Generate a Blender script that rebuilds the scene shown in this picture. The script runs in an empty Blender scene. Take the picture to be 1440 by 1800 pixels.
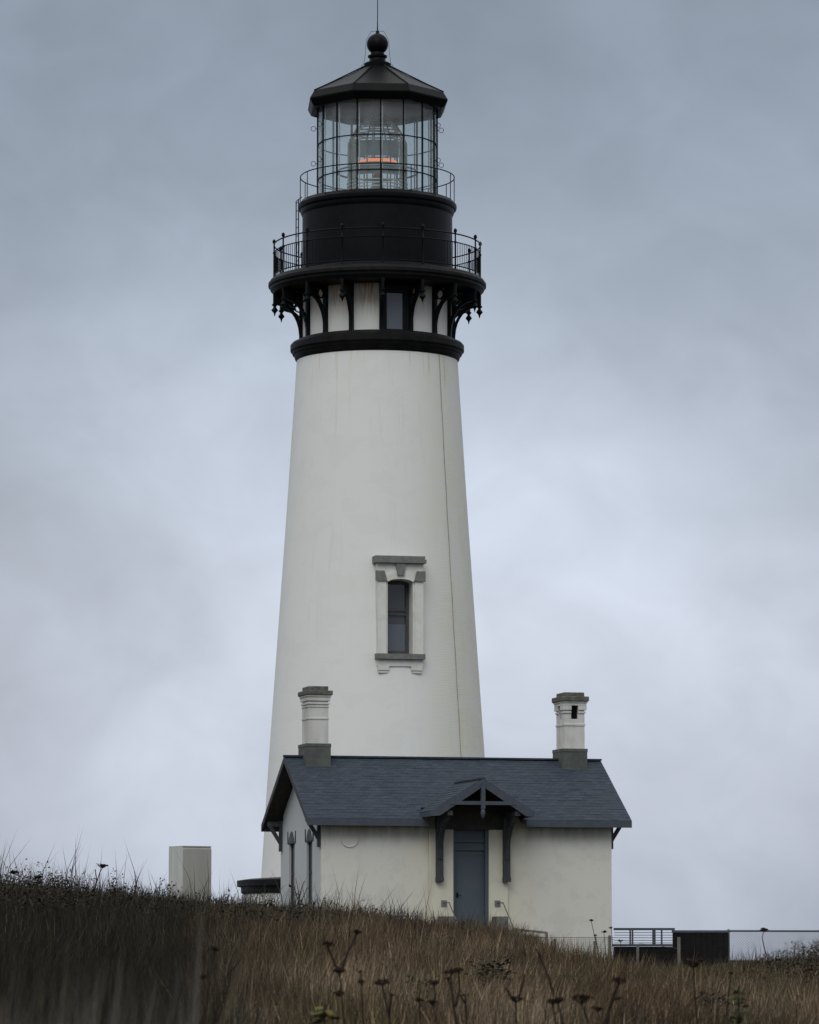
import bpy, math, random
import numpy as np
from mathutils import Vector, Matrix, noise as mnoise
R_ = math.radians
rng = np.random.default_rng(7); random.seed(7)
S = bpy.context.scene
COL = S.collection

# ------------------------------------------------------------------ camera
CAMP = Vector((0.9957, -125.0, 1.7))
cd = bpy.data.cameras.new('camera'); cam = bpy.data.objects.new('camera', cd); COL.objects.link(cam)
cam.location = CAMP; cam.rotation_euler = (R_(90) + math.atan(790 / 7200), 0, 0)
cd.sensor_fit = 'HORIZONTAL'; cd.sensor_width = 36; cd.lens = 180
cd.clip_start = 0.5; cd.clip_end = 30000
cd.dof.use_dof = True; cd.dof.focus_distance = 112; cd.dof.aperture_fstop = 9
S.camera = cam

# ------------------------------------------------------------------ world, sun, exposure
W = bpy.data.worlds.new('World'); S.world = W; W.use_nodes = True
SUN_EL, SUN_AZ = R_(48), R_(-163)          # azimuth measured from +Y towards +X: behind the camera, to the left
def build_world():
    nt = W.node_tree; nt.nodes.clear(); N = nt.nodes.new; L = nt.links.new
    out = N('ShaderNodeOutputWorld'); mix = N('ShaderNodeMixShader'); L(mix.outputs[0], out.inputs[0])
    sky = N('ShaderNodeTexSky'); sky.sky_type = 'NISHITA'; sky.sun_disc = False
    sky.sun_elevation = SUN_EL; sky.sun_rotation = SUN_AZ; sky.air_density = 1.5; sky.dust_density = 2.5
    b1 = N('ShaderNodeBackground'); L(sky.outputs[0], b1.inputs[0]); b1.inputs[1].default_value = 0.08
    tc = N('ShaderNodeTexCoord'); sp = N('ShaderNodeSeparateXYZ'); L(tc.outputs['Generated'], sp.inputs[0])
    # overcast deck: brightness by height above the horizon
    rp = N('ShaderNodeValToRGB'); cr = rp.color_ramp; cr.interpolation = 'B_SPLINE'
    stops = [(0.0, (.335, .370, .440)), (.035, (.418, .449, .525)), (.10, (.430, .467, .545)), (.16, (.355, .405, .488)), (.22, (.243, .293, .364)),
             (.30, (.30, .335, .40)), (.5, (.85, .90, .97)), (1.0, (1.15, 1.18, 1.22))]
    while len(cr.elements) < len(stops): cr.elements.new(.5)
    for e, (p, c) in zip(cr.elements, stops): e.position = p; e.color = (*c, 1)
    L(sp.outputs[2], rp.inputs[0])
    # broken cloud: soft masses and finer wisps
    mp = N('ShaderNodeMapping'); mp.inputs['Scale'].default_value = (1, 1, 1.35); mp.inputs['Location'].default_value = (8.42, 4.86, 2.19)
    L(tc.outputs['Generated'], mp.inputs[0])
    n1 = N('ShaderNodeTexNoise'); n1.inputs['Scale'].default_value = 9; n1.inputs['Detail'].default_value = 5; n1.inputs['Roughness'].default_value = .48
    n1.inputs['Distortion'].default_value = .5; L(mp.outputs[0], n1.inputs['Vector'])
    n2 = N('ShaderNodeTexNoise'); n2.inputs['Scale'].default_value = 34; n2.inputs['Detail'].default_value = 5; n2.inputs['Roughness'].default_value = .5
    n2.inputs['Distortion'].default_value = .7; L(mp.outputs[0], n2.inputs['Vector'])
    m1 = N('ShaderNodeMapRange'); L(n1.outputs[0], m1.inputs[0]); m1.inputs[1].default_value = .3; m1.inputs[2].default_value = .7
    m1.inputs[3].default_value = .82; m1.inputs[4].default_value = 1.13
    m2 = N('ShaderNodeMapRange'); L(n2.outputs[0], m2.inputs[0]); m2.inputs[1].default_value = .3; m2.inputs[2].default_value = .7
    m2.inputs[3].default_value = .945; m2.inputs[4].default_value = 1.055
    # thin, brighter part of the deck behind the tower
    dt = N('ShaderNodeVectorMath'); dt.operation = 'DISTANCE'; L(tc.outputs['Generated'], dt.inputs[0]); dt.inputs[1].default_value = (.008, .996, .072)
    m3 = N('ShaderNodeMapRange'); m3.interpolation_type = 'SMOOTHSTEP'; L(dt.outputs['Value'], m3.inputs[0])
    m3.inputs[1].default_value = .03; m3.inputs[2].default_value = .16; m3.inputs[3].default_value = .97; m3.inputs[4].default_value = .68
    def mul(a, b):
        m = N('ShaderNodeMath'); m.operation = 'MULTIPLY'; L(a, m.inputs[0]); L(b, m.inputs[1]); return m.outputs[0]
    f = mul(mul(m1.outputs[0], m2.outputs[0]), m3.outputs[0])
    vm = N('ShaderNodeVectorMath'); vm.operation = 'SCALE'; L(rp.outputs[0], vm.inputs[0]); L(f, vm.inputs['Scale'])
    b2 = N('ShaderNodeBackground'); L(vm.outputs[0], b2.inputs[0]); b2.inputs[1].default_value = 1.0
    mix.inputs[0].default_value = .96; L(b1.outputs[0], mix.inputs[1]); L(b2.outputs[0], mix.inputs[2])
build_world()
sl = bpy.data.lights.new('sun', 'SUN'); sl.energy = .7; sl.angle = R_(40); sl.color = (1, .97, .92)
so = bpy.data.objects.new('sun', sl); COL.objects.link(so)
sd = Vector((math.sin(SUN_AZ) * math.cos(SUN_EL), math.cos(SUN_AZ) * math.cos(SUN_EL), math.sin(SUN_EL)))
so.rotation_euler = sd.to_track_quat('Z', 'Y').to_euler(); so.location = (0, 0, 60)
S.view_settings.view_transform = 'Standard'; S.view_settings.look = 'None'
S.view_settings.exposure = .58; S.view_settings.gamma = 1
S.cycles.use_denoising = True
S.cycles.max_bounces = 10; S.cycles.transparent_max_bounces = 24

# ------------------------------------------------------------------ mesh helpers
class MB:
    """collects shapes; build() links them as ONE mesh object"""
    def __init__(s, off=(0, 0, 0)): s.v = []; s.f = []; s.o = Vector(off)
    def add(s, vs, fs):
        b = len(s.v); s.v += [tuple(Vector(p) + s.o) for p in vs]; s.f += [tuple(i + b for i in f) for f in fs]; return s
    def box(s, x0, x1, y0, y1, z0, z1, M=None):
        vs = [Vector((x, y, z)) for z in (z0, z1) for x, y in ((x0, y0), (x1, y0), (x1, y1), (x0, y1))]
        if M is not None: vs = [M @ p for p in vs]
        return s.add(vs, [(3, 2, 1, 0), (4, 5, 6, 7), (0, 1, 5, 4), (1, 2, 6, 5), (2, 3, 7, 6), (3, 0, 4, 7)])
    def prism(s, poly, vec):
        n = len(poly); vec = Vector(vec); a = [Vector(p) for p in poly]
        return s.add(a + [p + vec for p in a], [tuple(range(n - 1, -1, -1)), tuple(range(n, 2 * n))] + [(i, (i + 1) % n, n + (i + 1) % n, n + i) for i in range(n)])
    def beam(s, p0, p1, w, h, up=(0, 0, 1)):
        p0, p1 = Vector(p0), Vector(p1); d = (p1 - p0).normalized(); u = Vector(up)
        sx = d.cross(u)
        if sx.length < 1e-4: sx = d.cross(Vector((1, 0, 0)))
        sx.normalize(); u = sx.cross(d); sx *= w / 2; u *= h / 2
        q = [-sx - u, sx - u, sx + u, -sx + u]
        return s.add([p0 + k for k in q] + [p1 + k for k in q], [(3, 2, 1, 0), (4, 5, 6, 7), (0, 1, 5, 4), (1, 2, 6, 5), (2, 3, 7, 6), (3, 0, 4, 7)])
    def tube(s, pts, r, n=6, closed=False):
        pts = [Vector(p) for p in pts]; rs = r if isinstance(r, (list, tuple)) else [r] * len(pts)
        vs = []; m = len(pts); ref = None
        for i, p in enumerate(pts):
            a = pts[(i - 1) % m] if (i or closed) else p; b = pts[(i + 1) % m] if (i < m - 1 or closed) else p
            d = (b - a).normalized()
            if ref is None: ref = d.orthogonal().normalized()
            ref = (ref - d * ref.dot(d))
            ref = ref.normalized() if ref.length > 1e-5 else d.orthogonal().normalized()
            e = d.cross(ref)
            vs += [p + (ref * math.cos(2 * math.pi * k / n) + e * math.sin(2 * math.pi * k / n)) * rs[i] for k in range(n)]
        fs = []
        for i in range(m if closed else m - 1):
            j = (i + 1) % m
            fs += [(i * n + k, i * n + (k + 1) % n, j * n + (k + 1) % n, j * n + k) for k in range(n)]
        if not closed: fs += [tuple(range(n - 1, -1, -1)), tuple(range((m - 1) * n, m * n))]
        return s.add(vs, fs)
    def lathe(s, prof, n=96, a0=0.0, c=(0, 0), closed=False):
        vs = []; fs = []
        for r, z in prof: vs += [(c[0] + r * math.sin(a0 + 2 * math.pi * k / n), c[1] - r * math.cos(a0 + 2 * math.pi * k / n), z) for k in range(n)]
        m = len(prof)
        for i in range(m if closed else m - 1):
            j = (i + 1) % m
            fs += [(i * n + k, i * n + (k + 1) % n, j * n + (k + 1) % n, j * n + k) for k in range(n)]
        if not closed:
            if prof[0][0] > 1e-6: fs.append(tuple(range(n - 1, -1, -1)))
            if prof[-1][0] > 1e-6: fs.append(tuple(range((m - 1) * n, m * n)))
        return s.add(vs, fs)
    def ring(s, R, z, r, n=64, m=6, a0=0.0, a1=2 * math.pi):
        full = abs(a1 - a0 - 2 * math.pi) < 1e-6
        k = n if full else n + 1
        return s.tube([pol(R, a0 + (a1 - a0) * i / n, z) for i in range(k)], r, m, closed=full)
    def build(s, name, mat, parent=None, smooth=None, bevel=0):
        me = bpy.data.meshes.new(name); me.from_pydata(s.v, [], s.f); me.validate()
        import bmesh
        bm = bmesh.new(); bm.from_mesh(me); bmesh.ops.recalc_face_normals(bm, faces=bm.faces); bm.to_mesh(me); bm.free()
        me.materials.append(mat)
        if smooth is not None:
            me.polygons.foreach_set('use_smooth', [True] * len(me.polygons)); me.set_sharp_from_angle(angle=R_(smooth))
        o = bpy.data.objects.new(name, me); COL.objects.link(o)
        if bevel:
            b = o.modifiers.new('bevel', 'BEVEL'); b.width = bevel; b.segments = 2; b.limit_method = 'ANGLE'
        if parent: o.parent = parent
        return o
def pol(R, a, z): return Vector((R * math.sin(a), -R * math.cos(a), z))     # angle from the camera side (-Y) towards +X
def tag(o, label=None, cat=None, group=None, kind=None):
    for k, v in (('label', label), ('category', cat), ('group', group), ('kind', kind)):
        if v: o[k] = v
    return o
def empty(name, loc, rz=0, parent=None):
    o = bpy.data.objects.new(name, None); COL.objects.link(o); o.location = loc; o.rotation_euler = (0, 0, rz)
    o.empty_display_size = .3
    if parent: o.parent = parent
    return o

# ------------------------------------------------------------------ materials
def new_mat(name, rough=.7, spec=.3, metal=0.0):
    m = bpy.data.materials.new(name); m.use_nodes = True; nt = m.node_tree; b = nt.nodes['Principled BSDF']
    b.inputs['Roughness'].default_value = rough; b.inputs['Specular IOR Level'].default_value = spec; b.inputs['Metallic'].default_value = metal
    return m, nt, b, nt.nodes.new, nt.links.new
def noise_node(N, L, vec, scale, detail=4, rough=.55):
    n = N('ShaderNodeTexNoise'); n.inputs['Scale'].default_value = scale; n.inputs['Detail'].default_value = detail; n.inputs['Roughness'].default_value = rough
    L(vec, n.inputs['Vector']); return n.outputs[0]
def mapr(N, L, src, a, b, c, d, smooth=True):
    m = N('ShaderNodeMapRange'); L(src, m.inputs[0])
    if smooth: m.interpolation_type = 'SMOOTHSTEP'
    for i, v in enumerate((a, b, c, d)): m.inputs[i + 1].default_value = v
    return m.outputs[0]
def mixc(N, L, f, a, b):
    m = N('ShaderNodeMix'); m.data_type = 'RGBA'
    if isinstance(f, (int, float)): m.inputs[0].default_value = f
    else: L(f, m.inputs[0])
    for i, x in ((6, a), (7, b)):
        if isinstance(x, tuple): m.inputs[i].default_value = (*x, 1)
        else: L(x, m.inputs[i])
    return m.outputs[2]
def mathn(N, L, op, a, b=None):
    m = N('ShaderNodeMath'); m.operation = op
    for i, x in enumerate((a, b)):
        if x is None: continue
        if isinstance(x, (int, float)): m.inputs[i].default_value = x
        else: L(x, m.inputs[i])
    return m.outputs[0]
def scaled(N, L, vec, sc):
    m = N('ShaderNodeMapping'); m.inputs['Scale'].default_value = sc; L(vec, m.inputs[0]); return m.outputs[0]
def bump(N, L, b, h, strength, dist=.01):
    n = N('ShaderNodeBump'); n.inputs['Strength'].default_value = strength; n.inputs['Distance'].default_value = dist
    L(h, n.inputs['Height']); L(n.outputs[0], b.inputs['Normal']); return n
def simple(name, c1, c2=None, scale=6, rough=.7, spec=.3, metal=0.0, streak=None, bmp=.15):
    m, nt, b, N, L = new_mat(name, rough, spec, metal); tc = N('ShaderNodeTexCoord'); v = tc.outputs['Object']
    if streak: v = scaled(N, L, v, streak)
    n = noise_node(N, L, v, scale, 5, .6)
    L(mixc(N, L, mapr(N, L, n, .35, .68, 0, 1), c1, c2 or tuple(x * .75 for x in c1)), b.inputs['Base Color'])
    if bmp: bump(N, L, b, n, bmp, .01)
    return m

def tower_white():
    m, nt, b, N, L = new_mat('white_painted_brick', .62, .25); tc = N('ShaderNodeTexCoord'); o = tc.outputs['Object']
    sp = N('ShaderNodeSeparateXYZ'); L(o, sp.inputs[0])
    ang = mathn(N, L, 'ARCTAN2', sp.outputs[0], mathn(N, L, 'MULTIPLY', sp.outputs[1], -1.0))
    cb = N('ShaderNodeCombineXYZ'); L(mathn(N, L, 'MULTIPLY', ang, 3.0), cb.inputs[0]); L(sp.outputs[2], cb.inputs[1])
    br = N('ShaderNodeTexBrick'); L(cb.outputs[0], br.inputs['Vector']); br.inputs['Scale'].default_value = 1
    br.inputs['Brick Width'].default_value = .22; br.inputs['Row Height'].default_value = .078; br.inputs['Mortar Size'].default_value = .006
    br.inputs['Mortar Smooth'].default_value = .6; br.inputs['Bias'].default_value = 0
    br.inputs['Color1'].default_value = (1, 1, 1, 1); br.inputs['Color2'].default_value = (.8, .8, .8, 1); br.inputs['Mortar'].default_value = (.2, .2, .2, 1)
    big = noise_node(N, L, scaled(N, L, o, (1, 1, .35)), .9, 4)
    st = noise_node(N, L, scaled(N, L, cb.outputs[0], (2.6, .16, 1)), 2.2, 5, .6)      # rain streaks running down
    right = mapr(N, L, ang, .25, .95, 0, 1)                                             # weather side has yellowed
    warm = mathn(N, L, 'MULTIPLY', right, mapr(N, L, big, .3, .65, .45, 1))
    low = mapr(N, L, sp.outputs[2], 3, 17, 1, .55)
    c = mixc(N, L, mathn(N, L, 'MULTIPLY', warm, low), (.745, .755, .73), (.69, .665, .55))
    c = mixc(N, L, mathn(N, L, 'MULTIPLY', mapr(N, L, st, .52, .8, 0, .3), mapr(N, L, big, .4, .7, .2, 1)), c, (.50, .49, .42))
    tp = mathn(N, L, 'MULTIPLY', mapr(N, L, sp.outputs[2], 13.5, 18.4, 0, 1), mapr(N, L, st, .56, .74, 0, .5))
    c = mixc(N, L, tp, c, (.52, .46, .34))
    pa = noise_node(N, L, scaled(N, L, cb.outputs[0], (.8, 1.1, 1)), 1.1, 6, .7)
    c = mixc(N, L, mapr(N, L, pa, .50, .56, 0, .55), c, (.715, .72, .695))
    # scattered flaking courses
    pn = noise_node(N, L, scaled(N, L, cb.outputs[0], (.7, 9, 1)), 2.2, 3, .6)
    c = mixc(N, L, mathn(N, L, 'MULTIPLY', mathn(N, L, 'MULTIPLY', mapr(N, L, pn, .56, .68, 0, .9), right), low), c, (.76, .755, .69))
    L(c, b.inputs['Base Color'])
    hgt = mathn(N, L, 'ADD', br.outputs[0], mathn(N, L, 'MULTIPLY', big, .6))
    bn = bump(N, L, b, hgt, .3, .012)
    L(mapr(N, L, mathn(N, L, 'MULTIPLY', right, low), 0, 1, .2, .9), bn.inputs['Strength'])
    return m
def neck_white():
    m, nt, b, N, L = new_mat('white_rust_stained', .62, .25); tc = N('ShaderNodeTexCoord'); o = tc.outputs['Object']
    sp = N('ShaderNodeSeparateXYZ'); L(o, sp.inputs[0])
    ang = mathn(N, L, 'ARCTAN2', sp.outputs[0], mathn(N, L, 'MULTIPLY', sp.outputs[1], -1.0))
    cb = N('ShaderNodeCombineXYZ'); L(mathn(N, L, 'MULTIPLY', ang, 2.3), cb.inputs[0]); L(sp.outputs[2], cb.inputs[1])
    st = noise_node(N, L, scaled(N, L, cb.outputs[0], (5, .5, 1)), 3.0, 4, .6)
    sp2 = noise_node(N, L, scaled(N, L, cb.outputs[0], (1.1, .2, 1)), 1.7, 2, .5)
    top = mapr(N, L, sp.outputs[2], 19.2, 20.3, 0, 1)
    f = mathn(N, L, 'MULTIPLY', mathn(N, L, 'MULTIPLY', mapr(N, L, st, .38, .62, 0, 1), top), mapr(N, L, sp2, .42, .6, .15, 1))
    L(mixc(N, L, f, (.68, .68, .645), (.44, .27, .12)), b.inputs['Base Color'])
    bump(N, L, b, st, .1, .01)
    return m
def house_white():
    m, nt, b, N, L = new_mat('cream_painted_brick', .7, .2); tc = N('ShaderNodeTexCoord'); o = tc.outputs['Object']
    sp = N('ShaderNodeSeparateXYZ'); L(o, sp.inputs[0])
    big = noise_node(N, L, o, .55, 4); st = noise_node(N, L, scaled(N, L, o, (1.5, 1.5, .3)), 1.8, 5, .6)
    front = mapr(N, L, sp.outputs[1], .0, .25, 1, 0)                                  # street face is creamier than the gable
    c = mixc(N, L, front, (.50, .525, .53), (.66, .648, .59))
    bay = mathn(N, L, 'MULTIPLY', mapr(N, L, mathn(N, L, 'ABSOLUTE', mathn(N, L, 'SUBTRACT', sp.outputs[0], 4.3)), .7, 2.4, 1, 0), front)
    c = mixc(N, L, mathn(N, L, 'MULTIPLY', bay, mapr(N, L, big, .25, .65, .55, 1)), c, (.66, .635, .50))
    c = mixc(N, L, mathn(N, L, 'MULTIPLY', mapr(N, L, st, .52, .8, 0, .45), bay), c, (.46, .36, .19))
    c = mixc(N, L, mapr(N, L, st, .55, .85, 0, .18), c, (.42, .40, .33))
    pa = noise_node(N, L, scaled(N, L, o, (1, 1, 1.3)), 1.2, 6, .7)
    c = mixc(N, L, mapr(N, L, pa, .50, .57, 0, .35), c, (.54, .535, .48))
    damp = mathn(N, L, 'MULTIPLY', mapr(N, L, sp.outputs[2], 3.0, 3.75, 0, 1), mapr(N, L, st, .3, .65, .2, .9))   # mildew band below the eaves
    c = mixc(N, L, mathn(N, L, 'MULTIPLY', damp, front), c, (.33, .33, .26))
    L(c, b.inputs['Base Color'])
    br = N('ShaderNodeTexBrick'); cb = N('ShaderNodeCombineXYZ'); L(mathn(N, L, 'ADD', sp.outputs[0], sp.outputs[1]), cb.inputs[0]); L(sp.outputs[2], cb.inputs[1])
    L(cb.outputs[0], br.inputs['Vector']); br.inputs['Scale'].default_value = 1; br.inputs['Brick Width'].default_value = .22
    br.inputs['Row Height'].default_value = .075; br.inputs['Mortar Size'].default_value = .006; br.inputs['Mortar Smooth'].default_value = .7
    br.inputs['Color1'].default_value = (1, 1, 1, 1); br.inputs['Color2'].default_value = (.9, .9, .9, 1); br.inputs['Mortar'].default_value = (.3, .3, .3, 1)
    bump(N, L, b, mathn(N, L, 'ADD', br.outputs[0], big), .16, .01)
    return m
def shingle(name, swap):
    m, nt, b, N, L = new_mat(name, .75, .25); tc = N('ShaderNodeTexCoord'); o = tc.outputs['Object']
    sp = N('ShaderNodeSeparateXYZ'); L(o, sp.inputs[0])
    cb = N('ShaderNodeCombineXYZ'); L(sp.outputs[1 if swap else 0], cb.inputs[0]); L(mathn(N, L, 'MULTIPLY', sp.outputs[2], 1.9), cb.inputs[1])
    br = N('ShaderNodeTexBrick'); L(cb.outputs[0], br.inputs['Vector']); br.inputs['Scale'].default_value = 1; br.offset = .5
    br.inputs['Brick Width'].default_value = .21; br.inputs['Row Height'].default_value = .135; br.inputs['Mortar Size'].default_value = .008
    br.inputs['Mortar Smooth'].default_value = .2; br.inputs['Bias'].default_value = -.1
    br.inputs['Color1'].default_value = (.024, .035, .052, 1); br.inputs['Color2'].default_value = (.040, .053, .074, 1); br.inputs['Mortar'].default_value = (.016, .02, .028, 1)
    n = noise_node(N, L, scaled(N, L, cb.outputs[0], (1, 6, 1)), 2.4, 5, .65); n2 = noise_node(N, L, o, .8, 3)
    c = mixc(N, L, mapr(N, L, n, .45, .75, 0, .65), br.outputs[0], (.070, .082, .103))
    c = mixc(N, L, mapr(N, L, n2, .45, .7, 0, .45), c, (.035, .045, .051))
    L(c, b.inputs['Base Color']); bump(N, L, b, br.outputs[0], .35, .02)
    return m
def emis(name, col, s):
    m, nt, b, N, L = new_mat(name, .4); b.inputs['Base Color'].default_value = (.5, .25, .1, 1)
    tc = N('ShaderNodeTexCoord'); n = noise_node(N, L, tc.outputs['Object'], 3, 2)
    L(mixc(N, L, n, col, tuple(c * .8 for c in col)), b.inputs['Emission Color']); b.inputs['Emission Strength'].default_value = s
    return m
def thin_glass(name, tint, opac, body=(.3, .35, .36)):
    """clear pane: see-through body, faint film of dirt and painted sheen, sky reflections"""
    m = bpy.data.materials.new(name); m.use_nodes = True; nt = m.node_tree; nt.nodes.clear(); N = nt.nodes.new; L = nt.links.new
    out = N('ShaderNodeOutputMaterial'); tr = N('ShaderNodeBsdfTransparent'); tr.inputs[0].default_value = (*tint, 1)
    df = N('ShaderNodeBsdfDiffuse'); gs = N('ShaderNodeBsdfGlossy'); gs.inputs['Roughness'].default_value = .03; gs.inputs[0].default_value = (1, 1, 1, 1)
    tc = N('ShaderNodeTexCoord'); n = noise_node(N, L, tc.outputs['Object'], 3, 4)
    L(mixc(N, L, n, body, tuple(c * .8 for c in body)), df.inputs[0])
    m1 = N('ShaderNodeMixShader'); L(mapr(N, L, n, .3, .7, opac * .7, opac * 1.3), m1.inputs[0]); L(tr.outputs[0], m1.inputs[1]); L(df.outputs[0], m1.inputs[2])
    lw = N('ShaderNodeLayerWeight'); lw.inputs[0].default_value = .5; ge = N('ShaderNodeNewGeometry')
    fz = mathn(N, L, 'MULTIPLY', mathn(N, L, 'ADD', mathn(N, L, 'MULTIPLY', mathn(N, L, 'POWER', lw.outputs['Facing'], 5.0), .7), .035), mathn(N, L, 'SUBTRACT', 1.0, ge.outputs['Backfacing']))
    m2 = N('ShaderNodeMixShader'); L(fz, m2.inputs[0]); L(m1.outputs[0], m2.inputs[1]); L(gs.outputs[0], m2.inputs[2]); L(m2.outputs[0], out.inputs[0])
    return m
def tinted(name, mulc=(1, 1, 1), rough=.8, trans=0.0):
    """plant matter: colour of each blade / leaf comes with the mesh"""
    m, nt, b, N, L = new_mat(name, rough, .15); a = N('ShaderNodeAttribute'); a.attribute_name = 'tint'
    tc = N('ShaderNodeTexCoord'); n = noise_node(N, L, tc.outputs['Object'], 9, 2)
    L(mixc(N, L, mapr(N, L, n, .3, .7, 0, .35), a.outputs['Color'], (.045, .04, .025)), b.inputs['Base Color'])
    return m
M = dict(
    tower=tower_white(), neck=neck_white(), house=house_white(), shingle=shingle('slate_shingle', False), shingle2=shingle('porch_shingle', True),
    iron=simple('black_ironwork', (.0042, .0052, .0066), (.0065, .0072, .008), 4, .42, .10, bmp=.1),
    irondeck=simple('weathered_iron', (.0052, .0062, .0075), (.013, .0115, .0105), 3, .5, .12),
    roofiron=simple('lantern_roof_iron', (.0018, .0028, .0034), (.0055, .0052, .005), 2.5, .42, .08),
    trim=simple('blue_grey_trim', (.054, .067, .088), (.070, .081, .099), 5, .55, .3),
    trimdark=simple('aged_grey_timber', (.044, .049, .055), (.062, .065, .069), 6, .65, .25, streak=(3, 3, .5)),
    soffit=simple('brown_soffit_boards', (.040, .037, .034), (.055, .05, .046), 5, .7, .2),
    door=simple('blue_grey_door', (.076, .098, .118), (.086, .106, .126), 2, .5, .35, bmp=.05),
    stone=simple('grey_stone', (.125, .125, .118), (.185, .18, .165), 9, .85, .2, bmp=.4),
    lead=simple('grey_flashing', (.075, .082, .078), (.105, .115, .105), 4, .7, .3, bmp=.2),
    cap=simple('mossy_stone', (.085, .085, .072), (.16, .155, .135), 9, .9, .15, bmp=.5),
    chim=simple('chimney_paint', (.62, .62, .595), (.50, .49, .45), 2.2, .7, .2, streak=(1.2, 1.2, .5)),
    winframe=simple('brown_grey_sash', (.065, .063, .066), (.09, .086, .088), 6, .6, .3),
    sill=simple('grey_painted_stone', (.15, .15, .145), (.20, .20, .19), 7, .75, .2, bmp=.3),
    surround=simple('white_surround', (.70, .70, .665), (.62, .615, .56), 2.5, .65, .2),
    concrete=simple('pale_concrete', (.56, .565, .545), (.47, .47, .44), 1.4, .85, .15, streak=(2, 2, .4)),
    tanface=simple('tan_grey_face', (.37, .366, .342), (.33, .325, .30), 1.2, .7, .2, streak=(2, 2, .4)),
    galv=simple('galvanised_steel', (.12, .13, .14), (.16, .165, .17), 8, .5, .5, .3),
    bluesteel=simple('blue_grey_steel', (.07, .08, .105), (.09, .10, .12), 6, .5, .4),
    darkwood=simple('dark_weathered_board', (.009, .009, .0105), (.016, .015, .016), 4, .85, .15, streak=(1, 1, 6)),
    post=simple('grey_timber_post', (.14, .135, .115), (.20, .19, .165), 8, .9, .1, streak=(3, 3, .4)),
    ceil=simple('grey_lantern_ceiling', (.16, .18, .19), (.19, .205, .215), 3, .6, .3),
    glass=thin_glass('lantern_glass', (.95, .985, .985), .075, (.80, .87, .88)),  # pale film is dust plus painted sky reflection that brightens the panes
    pane=simple('dark_window_glass', (.045, .05, .058), (.055, .062, .07), .8, .07, .6, bmp=0),
    panegrey=simple('grey_window_glass', (.10, .115, .14), (.115, .13, .155), .8, .1, .6, bmp=0),  # paler than the dark glass: sky reflection put into the colour
    prism=thin_glass('lens_prism', (.84, .86, .80), .66, (.26, .26, .20)),
    cable=simple('painted_cable', (.40, .375, .28), (.25, .23, .17), 3, .8, .2),
    darkwire=simple('dull_wire', (.05, .055, .06), (.07, .07, .075), 8, .6, .3),
    prismring=simple('pale_prism', (.34, .39, .39), (.28, .32, .31), 5, .25, .5),
    bead=simple('pale_bead', (.42, .44, .43), (.34, .36, .35), 5, .5, .3),
    brass=simple('aged_brass', (.15, .145, .115), (.22, .20, .15), 6, .4, .4, .5),
    lensgrey=simple('lens_grey_panel', (.12, .145, .165), (.14, .16, .175), 3, .4, .4),
    amber_glow=emis('amber_emission', (1.0, .30, .14), .55),
    grass=tinted('dry_grass'), leaf=tinted('weed_leaf'), stem=simple('dead_stem', (.020, .015, .012), (.035, .027, .020), 20, .9, .1),
    head=simple('dead_umbel', (.022, .015, .011), (.042, .029, .021), 30, .95, .1),
)
def ground_mat():
    m, nt, b, N, L = new_mat('grassy_soil', .95, .1); tc = N('ShaderNodeTexCoord'); o = tc.outputs['Object']
    n = noise_node(N, L, o, 1.3, 6, .65); n2 = noise_node(N, L, o, .15, 3)
    c = mixc(N, L, mapr(N, L, n, .35, .65, 0, 1), (.030, .024, .014), (.055, .042, .026))
    c = mixc(N, L, mapr(N, L, n2, .45, .6, 0, .6), c, (.032, .036, .014)); L(c, b.inputs['Base Color']); bump(N, L, b, n, .6, .1); return m
M['ground'] = ground_mat()
def sea_mat():
    m, nt, b, N, L = new_mat('grey_sea', .25, .5); tc = N('ShaderNodeTexCoord'); n = noise_node(N, L, tc.outputs['Object'], .03, 6, .6)
    L(mixc(N, L, n, (.05, .07, .08), (.08, .10, .11)), b.inputs['Base Color']); bump(N, L, b, n, .5, 1.0); return m
M['sea'] = sea_mat()

# ------------------------------------------------------------------ ground
CRX = np.array([-30, -8.5, -6.5, -4.55, -3.2, -1.9, -.59, .73, 2.05, 3.37, 4.16, 4.69, 5.48, 6.67, 8.65, 9.7, 10.5, 20])
CRY = np.array([1596, 1600, 1602, 1616, 1626, 1634, 1640, 1648, 1664, 1673, 1690, 1710, 1718, 1718, 1716, 1706, 1694, 1682])
CRZ = 1.7 + (1690 - CRY) * 95 / 7200.
def hgt(x, y):
    """terrain: gentle rise from the camera to the brow of the mound, level behind it, cliff to the sea"""
    x = np.asarray(x, float); y = np.asarray(y, float); d = y + 125
    zc = np.interp(x, CRX, CRZ)
    t = np.clip(d / 95, 0, 1.0)
    base = np.interp(t, [0, .16, .42, .75, 1.0], [0, .50, 1.08, 0, 0])
    w = np.clip((t - .42) / .58, 0, 1); w = w * w * (3 - 2 * w) * .35 + w * .65
    z = np.where(t <= .42, np.interp(t, [0, .16, .42], [0, .50, 1.08]), 1.08 + (zc - 1.08) * w)
    z = z + .05 * np.sin(x * 1.3 + y * .31) * np.sin(y * .42 + 1) * np.clip(d / 30, 0, 1)
    back = np.clip((y - 45) / 25, 0, 1); z = z * (1 - back) + (-26) * back * back * (3 - 2 * back) + z * 0
    side = np.clip((np.abs(x) - 120) / 60, 0, 1); z = z * (1 - side) - 26 * side
    return z
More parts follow.
